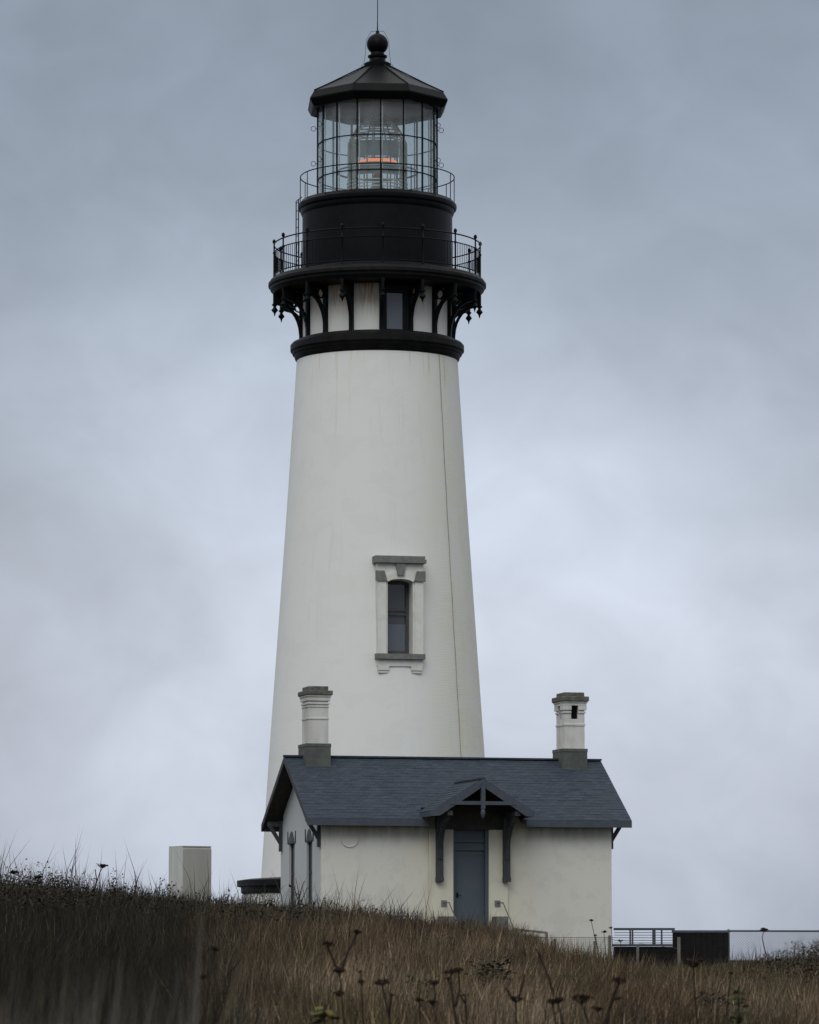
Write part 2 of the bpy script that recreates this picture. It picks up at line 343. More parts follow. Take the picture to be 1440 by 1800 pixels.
def build_ground():
    xs = np.concatenate([np.linspace(-220, -30, 16), np.linspace(-28, 30, 75), np.linspace(32, 220, 16)])
    ys = np.concatenate([np.linspace(-260, -128, 12), np.linspace(-126, 10, 120), np.linspace(12, 110, 50)])
    X, Y = np.meshgrid(xs, ys); Z = hgt(X, Y); nx, ny = len(xs), len(ys)
    me = bpy.data.meshes.new('ground'); v = np.stack([X, Y, Z], -1).reshape(-1, 3)
    f = [(j * nx + i, j * nx + i + 1, (j + 1) * nx + i + 1, (j + 1) * nx + i) for j in range(ny - 1) for i in range(nx - 1)]
    me.from_pydata(v.tolist(), [], f); me.polygons.foreach_set('use_smooth', [True] * len(f)); me.materials.append(M['ground'])
    o = bpy.data.objects.new('ground', me); COL.objects.link(o); tag(o, kind='structure')
    mb = MB(); mb.add([(-20000, -20000, -25), (20000, -20000, -25), (20000, 20000, -25), (-20000, 20000, -25)], [(0, 1, 2, 3)])
    tag(mb.build('sea', M['sea']), kind='structure')
build_ground()

# ------------------------------------------------------------------ lighthouse
A0, DA = R_(3.5), R_(22.5)
ANG = [A0 + DA * k for k in range(16)]
def lighthouse():
    Z0 = 1.8; off = (0, 0, -Z0)
    T = empty('lighthouse', (0, 0, Z0))
    tag(T, 'tall white brick lighthouse with black gallery and glazed lantern', 'lighthouse')
    B = lambda: MB(off)
    # tower shaft with a window opening left out
    wa, wh = R_(13.2), R_(7.4); zlo, zhi = 10.80, 13.15
    prof = [(3.56, 3.9), (3.51, 4.28), (3.29, 7.909), (2.775, 15.415), (2.481, 20.073), (2.476, 20.3)]
    zs = sorted({3.9, 4.28, zlo, zhi, 20.3, *np.linspace(5, 20, 16)})
    rs = np.interp(zs, [p[1] for p in prof], [p[0] for p in prof])
    an = sorted({*(R_(3.0 * k) - math.pi for k in range(120)), wa - wh, wa + wh}); n = len(an)
    vs = [pol(r, a, z) for r, z in zip(rs, zs) for a in an]; fs = []
    for i in range(len(zs) - 1):
        for k in range(n):
            mid = (an[k] + (an[k + 1] if k < n - 1 else math.pi)) / 2
            if zs[i] >= zlo - 1e-6 and zs[i + 1] <= zhi + 1e-6 and abs(mid - wa) < wh: continue
            fs.append((i * n + k, i * n + (k + 1) % n, (i + 1) * n + (k + 1) % n, (i + 1) * n + k))
    B().add(vs, fs).build('tower_wall', M['tower'], T, 30)
    # base
    pl = B().lathe([(4.04, 1.0), (4.04, 3.72), (3.4, 3.72)], 96).build('base_plinth', M['tower'], T, 30)
    B().lathe([(3.3, 3.73), (4.08, 3.73), (4.13, 3.78), (4.13, 3.93), (4.25, 3.95), (4.25, 4.13), (3.9, 4.18), (3.45, 4.21)], 96).build('plinth_cap', M['irondeck'], pl, 25)
    # belt cornice under the watch room
    B().lathe([(2.2, 20.72), (2.43, 20.71), (2.46, 20.66), (2.62, 20.62), (2.68, 20.55), (2.68, 20.38), (2.63, 20.33), (2.61, 20.27), (2.57, 20.24), (2.53, 20.12), (2.49, 20.07), (2.3, 20.07)], 128).build('belt_cornice', M['irondeck'], T, 25)
    B().lathe([(2.30, 20.6), (2.30, 22.3)], 128).build('watch_room_wall', M['neck'], T, 30)
    # watch room window (black frame, grey pane)
    wm = Matrix.Rotation(R_(13.5), 4, 'Z')                # local -Y faces outwards
    f = B()
    for x0, x1, z0, z1 in ((-.43, -.25, 20.7, 22.2), (.25, .43, 20.7, 22.2), (-.25, .25, 20.7, 20.74), (-.25, .25, 21.85, 22.2)):
        f.box(x0, x1, -2.36, -2.1, z0, z1, wm)
    fr = f.build('watch_window', M['iron'], T)
    B().box(-.25, .25, -2.318, -2.29, 20.72, 21.86, wm).build('pane', M['panegrey'], fr)
    # brackets with pendants
    def ann(c, r0, r1, n=20):
        return [[(c[0] + r * math.cos(2 * math.pi * i / n), c[1] + r * math.sin(2 * math.pi * i / n)) for i in range(n)] for r in (r0, r1)]
    arch = [(2.40, 20.72), (2.415, 20.9), (2.44, 21.1), (2.49, 21.28), (2.56, 21.43), (2.65, 21.57), (2.76, 21.68), (2.88, 21.75), (3.02, 21.79)]
    for a in ANG:
        tx = Vector((math.cos(a), math.sin(a), 0)); out = Vector((math.sin(a), -math.cos(a), 0)); w = .10
        P = lambda r, z, s=0.0: out * r + Vector((0, 0, z)) + tx * s
        m = B()
        m.prism([P(r, z, -.065) for r, z in ((2.28, 20.70), (2.41, 20.70), (2.41, 22.16), (2.28, 22.16))], tx * .13)
        for (r0, z0), (r1, z1) in zip(arch[:-1], arch[1:]):
            d = Vector((r1 - r0, z1 - z0)).normalized() * .095; nx, nz = -d.y, d.x
            m.prism([P(r0, z0, -w / 2), P(r1, z1, -w / 2), P(r1 + nx, z1 + nz, -w / 2), P(r0 + nx, z0 + nz, -w / 2)], tx * w)
        m.prism([P(r, z, -.055) for r, z in ((2.41, 22.06), (3.2, 22.06), (3.2, 22.17), (2.41, 22.17))], tx * .11)
        m.prism([P(r, z, -.05) for r, z in ((2.80, 22.06), (2.74, 21.92), (2.76, 21.78), (2.88, 21.76), (3.02, 21.79), (3.14, 21.84), (3.14, 22.06))], tx * .10)
        i0, i1 = ann((2.575, 21.90), .125, .165)
        for k in range(20):
            q = (k + 1) % 20
            m.prism([P(*i0[k], -.04), P(*i1[k], -.04), P(*i1[q], -.04), P(*i0[q], -.04)], tx * .08)
        b = m.build('bracket', M['iron'], T)
        c = P(3.165, 0); cc = (c.x, c.y)
        B().lathe([(.055, 22.2), (.055, 21.86), (.085, 21.84), (.085, 21.80), (.045, 21.77), (.045, 21.74), (.10, 21.66), (.105, 21.64), (.04, 21.57), (.018, 21.50), (.0, 21.44)], 8, a, cc).build('pendant', M['iron'], b)
    # main gallery
    dk = B().lathe([(2.2, 22.62), (3.22, 22.62), (3.30, 22.57), (3.33, 22.52), (3.365, 22.48), (3.365, 22.39), (3.31, 22.34), (3.30, 22.28), (3.24, 22.22), (3.20, 22.16), (2.2, 22.16)], 128).build('gallery_deck', M['irondeck'], T, 25)
    gr = B().ring(3.19, 23.70, .022, 96, 6).build('gallery_railing', M['iron'], T, 40)
    B().ring(3.19, 23.44, .018, 96, 6).build('middle_rail', M['iron'], gr, 40)
    B().ring(3.19, 22.72, .018, 96, 6).build('bottom_rail', M['iron'], gr, 40)
    for k, a in enumerate(ANG):
        p = pol(3.19, a, 0); c = (p.x, p.y)
        B().lathe([(.035, 22.6), (.035, 22.66), (.026, 22.7), (.026, 23.40), (.04, 23.42), (.04, 23.46), (.024, 23.48), (.024, 23.72), (.05, 23.76), (.055, 23.80), (.035, 23.85), (0, 23.87)], 8, 0, c).build('post', M['iron'], gr, 40)
        m = B()
        for i in range(1, 11):
            q = pol(3.19, a + DA * i / 11, 0); m.tube([(q.x, q.y, 22.72), (q.x, q.y, 23.44)], .0095, 5)
        m.build('baluster_grille', M['iron'], gr)
    # service drum (black iron) with seams, lantern deck
    dr = B().lathe([(2.40, 22.62), (2.40, 22.74), (2.35, 22.80), (2.32, 22.84), (2.32, 24.60), (2.35, 24.64), (2.38, 24.72), (2.38, 24.78), (2.44, 24.81), (2.46, 24.87), (2.455, 24.94), (2.39, 25.0), (2.36, 25.05), (1.7, 25.05)], 128).build('lantern_drum', M['iron'], T, 25)
    lr = B().ring(2.386, 25.83, .018, 80, 6).build('lantern_railing', M['iron'], T, 40)
    for a in ANG: B().tube([pol(2.386, a, 25.0), pol(2.386, a, 25.84)], .0135, 6).build('post', M['iron'], lr)
    # ladder on the left of the drum
    la = R_(-75); m = B()
    for s in (-.16, .16):
        m.tube([pol(2.55, la + s / 2.5, 22.62), pol(2.55, la + s / 2.5, 25.0), pol(2.45, la + s / 2.5, 25.08)], .018, 6)
    for i in range(9): m.tube([pol(2.55, la - .064, 22.85 + .26 * i), pol(2.55, la + .064, 22.85 + .26 * i)], .011, 5)
    m.build('ladder', M['iron'], T)
    # lantern glazing
    RG = 1.855; lf = None
    for z, h, t in ((25.10, .10, .05), (25.75, .030, .035), (26.843, .030, .035), (28.0, .12, .05)):
        m = B()
        for k in range(16): m.beam(pol(RG, ANG[k], z), pol(RG, ANG[k] + DA, z), t, h)
        o = m.build('glazing_bar' if lf else 'lantern_frame', M['irondeck'], lf or T); lf = lf or o
    B().lathe([(1.9, 27.93), (2.02, 27.93), (2.04, 28.06), (1.9, 28.06)], 64, closed=True).build('frieze', M['iron'], lf, 30)
    for a in ANG: B().beam(pol(RG - .05, a + .030, 25.15), pol(RG - .05, a + .030, 27.93), .034, .02, (math.sin(a), -math.cos(a), 0)).build('pane_bead', M['bead'], lf)
    for a in ANG: B().beam(pol(RG, a, 25.05), pol(RG, a, 28.05), .036, .05, (math.sin(a), -math.cos(a), 0)).build('astragal', M['irondeck'], lf)
    for a in ANG:
        p, q = pol(RG - .01, a, 0), pol(RG - .01, a + DA, 0); t = (q - p).normalized() * .02; inn = -(p + q).normalized() * .012
        p, q = p + t, q - t
        B().prism([p + Vector((0, 0, 25.14)), q + Vector((0, 0, 25.14)), q + Vector((0, 0, 27.95)), p + Vector((0, 0, 27.95))], inn).build('glass_pane', M['glass'], T)
    for a in (R_(-86.5), R_(-64), R_(93.5), R_(71)):
        for z in (27.35, 26.25):
            c = pol(RG + .13, a, z); out = Vector((math.sin(a), -math.cos(a), 0)); m = B()
            m.tube([c + out * .075 * math.cos(t) + Vector((0, 0, .075 * math.sin(t))) for t in np.linspace(0, 2 * math.pi, 15)[:-1]], .009, 5, True)
            m.tube([c - out * .075, c - out * .14], .013, 5)
            m.build('handhold_ring', M['iron'], T)
    B().lathe([(0, 28.02), (1.9, 28.02), (1.9, 28.1), (0, 28.1)], 64).build('lantern_ceiling', M['ceil'], T)
    # roof: eight-sided
    o8 = A0 - DA
    m = B().lathe([(1.80, 28.04), (1.97, 28.03), (2.0, 27.95), (2.13, 27.90), (2.20, 27.93), (2.30, 28.11), (2.30, 28.15), (2.155, 28.39), (1.60, 28.67), (1.0, 28.985), (.40, 29.32), (.37, 29.36)], 8, o8)
    rf = m.build('lantern_roof', M['roofiron'], T)
    for k in range(8):
        a = o8 + k * DA * 2
        B().tube([pol(2.165, a, 28.395), pol(1.60, a, 28.685), pol(.41, a, 29.335)], .02, 6).build('roof_rib', M['iron'], rf)
    B().lathe([(.41, 29.28), (.42, 29.42), (.38, 29.45), (.29, 29.48), (.25, 29.54), (.25, 29.60), (.30, 29.63), (.30, 29.68), (.22, 29.71), (.21, 29.75)] +
              [(.335 * math.sin(t), 30.05 - .335 * math.cos(t)) for t in np.linspace(.65, 2.9, 14)] + [(.06, 30.40), (.05, 30.46), (0, 30.5)], 40).build('ball_finial', M['roofiron'], rf, 40)
    B().tube([(0, 0, 30.45), (0, 0, 30.8), (.02, 0, 33.5)], [.022, .014, .010], 6).build('lightning_rod', M['iron'], rf)
    for s in (-1, 1):
        B().tube([(0, -.02, 30.47), (s * .2, -.05, 30.44), (s * .35, -.12, 30.15), (s * .37, -.16, 29.75), (s * .42, -.2, 29.38), (s * .5, -.24, 29.30)], .008, 4).build('ground_wire', M['iron'], rf)
    # optic
    ln = B().lathe([(.62, 25.05), (.62, 25.12), (.97, 25.16), (.97, 25.24), (.60, 25.24)], 48).build('fresnel_lens', M['brass'], T, 30)
    zz = [25.24, 26.0, 26.85, 27.1, 27.35, 27.6, 27.8]; rr = [.93, .95, .94, .84, .68, .46, .24]
    R = lambda z: float(np.interp(z, zz, rr))
    for k in range(8):
        a = R_(26) + k * math.pi / 4
        B().tube([pol(R(z), a, z) for z in zz], .022, 5).build('frame_rib', M['brass'], ln)
    for z in list(np.arange(26.92, 27.75, .105)) + list(np.arange(25.32, 25.66, .105)):
        B().lathe([(R(z) - .04, z - .02), (R(z) + .01, z - .02), (R(z + .016), z + .016), (R(z) - .04, z + .01)], 48, closed=True).build('prism_ring', M['prismring'], ln, 20)
    for a0, a1 in ((-.74, .80), (.86, 1.9), (-1.9, -.80)):                # drum panels of the middle belt
        m = B(); q = 16
        aa = [a0 + (a1 - a0) * i / q for i in range(q + 1)]
        front = a0 < 0 < a1
        for z0, z1 in (((26.36, 26.85), (25.80, 26.17)) if front else ((25.28, 26.88),)):
            vs = [pol(r, a, z) for r, z in ((.90, z0), (.93, z0), (.93, z1), (.90, z1)) for a in aa]; k = q + 1
            m.add(vs, [(j * k + i, j * k + i + 1, ((j + 1) % 4) * k + i + 1, ((j + 1) % 4) * k + i) for j in range(4) for i in range(q)] + [(0, k, 2 * k, 3 * k), (q, q + 3 * k, q + 2 * k, q + k)])
        m.build('lens_panel', M['lensgrey'] if front else M['prism'], ln)
    B().lathe([(0, 26.12), (.60, 26.12), (.64, 26.2), (.60, 26.34), (0, 26.34)], 40).build('amber_glow', M['amber_glow'], ln, 30)  # glowing disc added for the orange stripe in the lens
    B().lathe([(.24, 25.24), (.24, 25.5), (.13, 25.6), (.11, 25.75), (.16, 25.78), (.16, 25.85), (.08, 26.0)], 24).build('lamp_pedestal', M['lensgrey'], ln, 30)
    # hanging radio brackets inside, seen through the glass: service rail round the optic
    B().ring(1.25, 26.0, .03, 48, 5).build('service_rail', M['lensgrey'], ln, 40)
    # lightning conductor cable down the shaft
    ca = R_(49.5); m = B()
    pts = []
    for i, z in enumerate(np.linspace(20.1, 4.3, 34)):
        r = float(np.interp(z, [p[1] for p in prof], [p[0] for p in prof])) + .012
        pts.append(pol(r, ca + .0022 * math.sin(i * 1.7) + R_(1.0) * (20.1 - z) / 16, z))
    m.tube(pts, .010, 5)
    m.build('conductor_cable', M['cable'], T)
    # --- tower window: local frame, -Y outwards
    wm = Matrix.Rotation(wa, 4, 'Z'); nf = 3.15
    wm = Matrix.Translation((0, 0, -.27)) @ wm; wr = wm.to_3x3()
    X = lambda x0, x1, y0, y1, z0, z1, mb: mb.box(x0, x1, y0, y1, z0, z1, wm)
    hw = .385
    arc = [(hw * math.cos(t), 13.22 + .11 * math.sin(t)) for t in np.linspace(0, math.pi, 13)]
    m = B()
    X(-.70, -hw, -nf, -2.55, 11.0, 13.22, m); X(hw, .70, -nf, -2.55, 11.0, 13.22, m)
    poly = [(.70, 13.12)] + [(x, z) for x, z in arc] + [(-.70, 13.12), (-.70, 13.80), (.70, 13.80)]
    # head: built as strips so that the arch stays clean
    for (x0, z0), (x1, z1) in zip(arc[:-1], arc[1:]):
        m.prism([wm @ Vector((x, -nf, z)) for x, z in ((x0, z0), (x1, z1), (x1, 13.80), (x0, 13.80))], wr @ Vector((0, nf - 2.55, 0)))
    X(-.70, -hw, -nf, -2.55, 13.22, 13.80, m); X(hw, .70, -nf, -2.55, 13.22, 13.80, m)
    X(-.70, .70, -nf, -2.6, 10.72, 10.92, m); X(-.68, -.34, -nf - .005, -2.8, 10.60, 10.72, m); X(.34, .68, -nf - .005, -2.8, 10.60, 10.72, m)
    X(-.66, -.36, -nf + .02, -2.8, 10.52, 10.60, m); X(.36, .66, -nf + .02, -2.8, 10.52, 10.60, m)
    tw = m.build('tower_window', M['surround'], T)
    m = B()                                               # raised pilaster strips and arch ring
    X(-.70, -.44, -nf - .05, -nf + .003, 11.0, 13.25, m); X(.44, .70, -nf - .05, -nf + .003, 11.0, 13.25, m)
    ar2 = [(.52 * math.cos(t), 13.22 + .36 * math.sin(t)) for t in np.linspace(.25, math.pi - .25, 11)]; ar1 = [(.385 * math.cos(t), 13.22 + .115 * math.sin(t)) for t in np.linspace(.25, math.pi - .25, 11)]
    for k in range(10):
        m.prism([wm @ Vector((x, -nf - .05, z)) for x, z in (ar1[k], ar1[k + 1], ar2[k + 1], ar2[k])], wr @ Vector((0, .053, 0)))
    m.build('window_moulding', M['surround'], tw)
    m = B(); X(-.78, .74, -nf - .11, -2.7, 13.92, 14.02, m); X(-.78, .78, -nf - .13, -2.7, 13.81, 13.92, m); m.build('lintel', M['sill'], tw)
    m = B(); m.prism([wm @ Vector((x, -nf - .10, z)) for x, z in ((-.105, 13.43), (.105, 13.43), (.14, 13.81), (-.14, 13.81))], wr @ Vector((0, .12, 0))); m.build('keystone', M['sill'], tw)
    for s in (-1, 1):
        m = B(); m.prism([wm @ Vector((s * x, -nf - .09, z)) for x, z in ((.41, 13.26), (.76, 13.26), (.76, 13.57), (.50, 13.57))], wr @ Vector((0, .1, 0))); m.build('impost_block', M['sill'], tw)
    m = B(); X(-.75, .75, -nf - .10, -2.62, 10.93, 11.09, m); m.build('sill', M['sill'], tw)
    yb = -2.60
    m = B(); X(-hw, -hw + .07, yb - .05, yb + .05, 11.1, 13.36, m); X(hw - .09, hw, yb - .05, yb + .05, 11.1, 13.36, m); X(-hw + .07, hw - .09, yb - .05, yb + .05, 11.1, 11.2, m)
    X(-hw + .07, hw - .09, yb - .05, yb + .05, 13.22, 13.36, m); X(-hw + .07, hw - .09, yb - .07, yb + .05, 12.40, 12.47, m); X(-hw + .07, hw - .09, yb - .06, yb + .05, 12.28, 12.36, m)
    m.build('sash', M['winframe'], tw)
    m = B(); X(-hw, hw, yb + .01, yb + .04, 11.15, 13.30, m); m.build('pane', M['pane'], tw)
    m = B(); X(-hw + .075, hw - .095, yb - .008, yb + .008, 11.21, 12.02, m); m.build('lower_pane_sheen', M['panegrey'], tw)  # grey slab paints the paler reflection across the lower pane
    return T
lighthouse()

# ------------------------------------------------------------------ keeper's workroom (house)
HA = .25
def house():
    Z0 = 1.8; off = (0, 0, -Z0); B = lambda: MB(off)
    H = empty('workroom_house', (-1.457, -10.5, Z0), HA)
    tag(H, 'low white brick house with dark slate roof in front of lighthouse', 'house')
    L, Wd = 8.449, 5.227; ze, zr = 5.661, 7.52; ovl, ovr, ov = .497, .48, .406; sl = (zr - ze) / (Wd / 2 + ov)
    zu = lambda v: ze + sl * (min(v, Wd - v) + ov)            # roof surface over v
    # --- walls: front in pieces round the door recess, gables with slit windows
    m = B(); zb = .6; zt = zu(0) - .17
    t = .30; DL, DR = 3.775, 4.815
    m.box(0, DL, 0, t, zb, zt); m.box(DR, L, 0, t, zb, zt); m.box(DL, DR, 0, t, 5.39, zt)
    m.box(0, L, Wd - t, Wd, zb, zt)
    # right gable
    gab = lambda x: m.prism([(x, t, zb), (x, Wd - t, zb), (x, Wd - t, zu(Wd - t) - .19), (x, Wd / 2, zr - .19), (x, t, zu(t) - .19)], (t, 0, 0))
    gab(L - t)
    # left gable with two openings, cut as strips between them
    ops = [(1.14, 1.86), (3.40, 4.12)]; zo0, zo1 = 3.30, 5.10
    def strip(v0, v1, z0, top=True, z1=None):
        pv = [v0] + ([Wd / 2] if v0 < Wd / 2 < v1 else []) + [v1]
        poly = [(0, v0, z0), (0, v1, z0)] + ([(0, v, zu(v) - .19) for v in reversed(pv)] if top else [(0, v1, z1), (0, v0, z1)])
        m.prism(poly, (t, 0, 0))
    e = [t, ops[0][0], ops[0][1], ops[1][0], ops[1][1], Wd - t]
    for i in (0, 2, 4): strip(e[i], e[i + 1], zb)
    for a, b in ops: strip(a, b, zo1); strip(a, b, zb, False, zo0)
    # slightly projecting bay round the door
    m.box(3.07, DL, -.10, -.001, zb, 5.39); m.box(DR, 5.36, -.10, -.001, zb, 5.39)
    m.build('wall', M['house'], H)
    # relief ring by the corner
    m = B(); m.tube([(.81 + .245 * math.cos(q), -.012, 5.12 + .245 * math.sin(q)) for q in np.linspace(R_(-190), R_(10), 22)], .022, 6); m.build('relief_ring', M['house'], H)
    # gable windows
    for a, b in ops:
        m = B(); m.box(.085, .13, a, b, zo0, zo1); w = m.build('gable_window', M['pane'], H)
        m = B()
        for v in (a + .03, b - .03): m.box(.06, .085, v - .03, v + .03, zo0, zo1)
        for z in (zo0 + .03, (zo0 + zo1) / 2, zo1 - .03): m.box(.065, .083, a, b, z - .03, z + .03)
        m.build('sash', M['trimdark'], w)
        c = (a + b) / 2
        m = B(); m.prism([(-.02, c + x, z) for x, z in [(.30, 5.10), (.28, 5.22), (.16, 5.36), (0, 5.42), (-.16, 5.36), (-.28, 5.22), (-.30, 5.10)]], (.05, 0, 0)); m.build('hood', M['lead'], w)
        m = B()
        for s in (-1, 1): m.prism([(-.018, c + s * .40, 5.10), (-.018, c + s * .52, 5.10), (-.018, c + s * .53, 5.42), (-.018, c + s * .48, 5.42)], (.03, 0, 0))
        m.box(-.018, .012, c - .52, c + .52, 5.06, 5.10)
        m.build('hood_mould', M['trimdark'], w)
        m = B(); m.box(-.06, .06, a - .06, b + .06, zo0 - .16, zo0); m.build('sill', M['sill'], w)
    # --- main roof: overlapping courses on both slopes
    m = B(); nC = 22; cut = (2.88, 5.68)
    vf = lambda k: -ov + (Wd / 2 + ov) * k / nC
    for k in range(nC):
        v0, v1 = vf(k), vf(k + 1) + .05
        for side in (0, 1):
            q = (lambda v: v) if side == 0 else (lambda v: Wd - v)
            z0, z1 = ze + sl * (vf(k) + ov), ze + sl * (vf(k + 1) + .05 + ov)
            pieces = [(-ovl, L + ovr)]
            if side == 0 and v0 < .12: pieces = [(-ovl, cut[0]), (cut[1], L + ovr)]
            for a, b in pieces:
                x = a
                while x < b - .01:                                       # uneven slates along the course
                    x2 = min(b, x + random.uniform(.15, .75)); x2 = b if b - x2 < .1 else x2
                    h_ = random.uniform(.003, .010); vv = v0 + random.uniform(-.006, .006)
                    m.prism([(x, q(vv), z0 - .012), (x, q(vv), z0 + h_), (x, q(min(v1, Wd / 2)), min(z1, zr)), (x, q(min(v1, Wd / 2)), min(z1, zr) - .03)], (x2 - x, 0, 0)); x = x2
    m.beam((-ovl - .01, Wd / 2, zr + .005), (L + ovr + .01, Wd / 2, zr + .005), .24, .05)
    roof = m.build('roof', M['shingle'], H)
    # soffit boards
    m = B(); g = .018
    for side in (0, 1):
        q = (lambda v: v) if side == 0 else (lambda v: Wd - v)
        for a, b in ([(-ovl + .03, cut[0]), (cut[1], L + ovr - .03)] if side == 0 else [(-ovl + .03, L + ovr - .03)]):
            m.prism([(a, q(-ov + .03), ze - .02), (a, q(-ov + .03), ze - .10), (a, q(.30), zu(.30) - .12), (a, q(.30), zu(.30) - .03)], (b - a, 0, 0))
        for a, b in ((-ovl + .03, .2), (L - .2, L + ovr - .03)):
            m.prism([(a, q(.30), zu(.3) - .03), (a, q(.30), zu(.3) - .12), (a, q(Wd / 2), zr - .12), (a, q(Wd / 2), zr - .03)], (b - a, 0, 0))
    m.build('soffit', M['soffit'], roof)
    # fascia along the eaves and bargeboards on the gables
    for a, b in ((-ovl, cut[0] + .14), (cut[1] + .14, L + ovr)):
        m = B(); m.box(a, b, -ov - .005, -ov + .03, ze - .20, ze - .004); m.build('fascia', M['trim'], roof)
    m = B(); m.box(-ovl, L + ovr, Wd + ov - .03, Wd + ov + .005, ze - .20, ze - .004); m.build('fascia', M['trim'], roof)
    for x0 in (-ovl - .004, L + ovr - .036):
        for q in ((lambda v: v), (lambda v: Wd - v)):
            m = B(); m.prism([(x0, q(-ov), ze - .005), (x0, q(-ov), ze - .19), (x0, q(Wd / 2), zr - .19), (x0, q(Wd / 2), zr - .005)], (.04, 0, 0)); m.build('bargeboard', M['trimdark'], roof)
    # purlin brackets on the gables
    for x0, s in ((0, -1), (L, 1)):
        for v in (.16, Wd - .16):
            m = B(); o_ = .48 * s; zt2 = 5.56
            m.box(min(x0 - .02 * s, x0 + .085 * s), max(x0 - .02 * s, x0 + .085 * s), v - .07, v + .07, 4.87, zt2 + .2)
            m.beam((x0, v, zt2 + .10), (x0 + o_ - .06 * s, v, zt2 + .10), .12, .14)
            m.beam((x0 + .04 * s, v, 5.10), (x0 + o_ - .12 * s, v, zt2 + .04), .10, .10)
            m.build('eave_bracket', M['trimdark'], H)
    # --- chimneys
    for u0, u1, zb_, band, f0, f1, c1, c2, opening in ((.124, .703, 7.87, 8.585, 8.93, 9.255, 9.383, 9.51, False), (7.722, 8.33, 7.82, 8.514, 8.85, 9.19, 9.335, 9.455, True)):
        v0, v1 = 2.19, 3.03; cu, cv = (u0 + u1) / 2, (v0 + v1) / 2; hu, hv = (u1 - u0) / 2, (v1 - v0) / 2
        m = B(); bx = lambda g, z0, z1, mb: mb.box(cu - hu - g, cu + hu + g, cv - hv - g, cv + hv + g, z0, z1)
        if opening:
            oz0, oz1 = 8.68, 9.07; ou0, ou1 = cu - .10, cu + .10; ov0, ov1 = cv - .12, cv + .12
            bx(0, 7.0, oz0, m); bx(.02, band - .03, band + .03, m)
            for x0, x1 in ((cu - hu, ou0), (ou1, cu + hu)):
                for y0, y1 in ((cv - hv, ov0), (ov1, cv + hv)): m.box(x0, x1, y0, y1, oz0 + .001, oz1 - .001)
            for x0, x1 in ((cu - hu - .03, ou0), (ou1, cu + hu + .03)):
                for y0, y1 in ((cv - hv - .03, ov0), (ov1, cv + hv + .03)): m.box(x0, x1, y0, y1, f0, f0 + .05)
            for x0, x1 in ((cu - hu - .05, ou0), (ou1, cu + hu + .05)):
                for y0, y1 in ((cv - hv - .05, ov0), (ov1, cv + hv + .05)): m.box(x0, x1, y0, y1, f0 + .09, oz1 - .002)
            bx(.05, oz1, f1 - .03, m); bx(.075, f1 - .04, f1, m)
        else:
            bx(0, 7.0, f1, m); bx(.018, band - .025, band + .025, m); bx(.02, f0 - .02, f0 + .02, m); bx(.035, f0 + .06, f0 + .12, m); bx(.05, f0 + .16, f1 - .04, m); bx(.075, f1 - .05, f1 - .001, m)
        ch = m.build('chimney', M['chim'], H, bevel=.006)
        if opening: MB(off).box(cu - hu + .09, cu + hu - .09, cv - hv + .09, cv + hv - .09, oz0 - .05, oz1 + .02).build('opening_shade', M['iron'], ch)  # black box puts the shade inside the opening into colour
        m = B(); bx(.11, f1, c1, m); bx(.0, c1, c2, m); m.build('chimney_cap', M['cap'], ch, bevel=.02)
        m = B(); m.box(u0 - .09, u1 + .055, v0 - .09, v1 + .09, 7.0, zb_ - .04); m.box(u0 - .10, u1 + .065, v0 - .10, v1 + .10, zb_ - .10, zb_); m.build('chimney_flashing', M['lead'], ch, bevel=.012)
    # --- porch roof
    pc, pf, pz, pe, hwid = 4.283, -1.40, 6.755, 5.855, 1.48
    ps = (pz - pe) / hwid
    m = B(); nP = 11
    for s in (-1, 1):
        for k in range(nP):
            w0, w1 = hwid * (1 - k / nP), max(0, hwid * (1 - (k + 1) / nP) - .04)
            z0, z1 = pz - ps * w0, pz - ps * w1
            m.prism([(pc + s * w0, pf, z0 - .012), (pc + s * w0, pf, z0 + .014), (pc + s * w1, pf, z1), (pc + s * w1, pf, z1 - .03)], (0, 1.5 - pf, 0))
    m.beam((pc, pf - .01, pz + .004), (pc, 1.4, pz + .004), .16, .04)
    pr = m.build('porch_roof', M['shingle2'], H)
    for s in (-1, 1):
        m = B(); m.prism([(pc + s * hwid * 1.02, pf - .03, pe - .02), (pc + s * hwid * 1.02, pf - .03, pe - .15), (pc + s * (hwid - .24), pf - .03, pe - .15 + .02), (pc, pf - .03, pz - .215), (pc, pf - .03, pz - .01)], (0, .055, 0)); m.build('bargeboard', M['trim'], pr)
        m = B(); m.box(min(pc + s * hwid, pc + s * (hwid - .03)), max(pc + s * hwid, pc + s * (hwid - .03)), pf + .026, .0, pe - .15, pe - .014); m.build('fascia', M['trim'], pr)
        m = B(); m.prism([(pc + s * (hwid - .03), pf + .03, pe - .03), (pc + s * (hwid - .03), pf + .03, pe - .09), (pc + s * .02, pf + .03, pz - .12), (pc + s * .02, pf + .03, pz - .05)], (0, 1.4, 0)); m.build('soffit', M['soffit'], pr)
    m = B(); m.box(pc - .93, pc + .93, pf - .045, pf + .045, 6.03, 6.13); m.build('tie_beam', M['trim'], pr)
    m = B(); m.box(pc - .058, pc + .058, pf - .055, pf + .055, 5.92, 6.62); m.lathe([(.058, 5.93), (.05, 5.90), (.062, 5.86), (.066, 5.78), (.045, 5.70), (0, 5.63)], 10, 0, (pc, pf)); m.build('king_post', M['trim'], pr)
    # header boards behind the truss, plates carrying the roof
    m = B(); m.box(3.25, 5.32, -.13, -.102, 5.385, 5.86); m.prism([(pc - 1.3, -.12, 5.861), (pc + 1.3, -.12, 5.861), (pc, -.12, 6.62)], (0, .03, 0)); m.build('header_board', M['soffit'], pr)
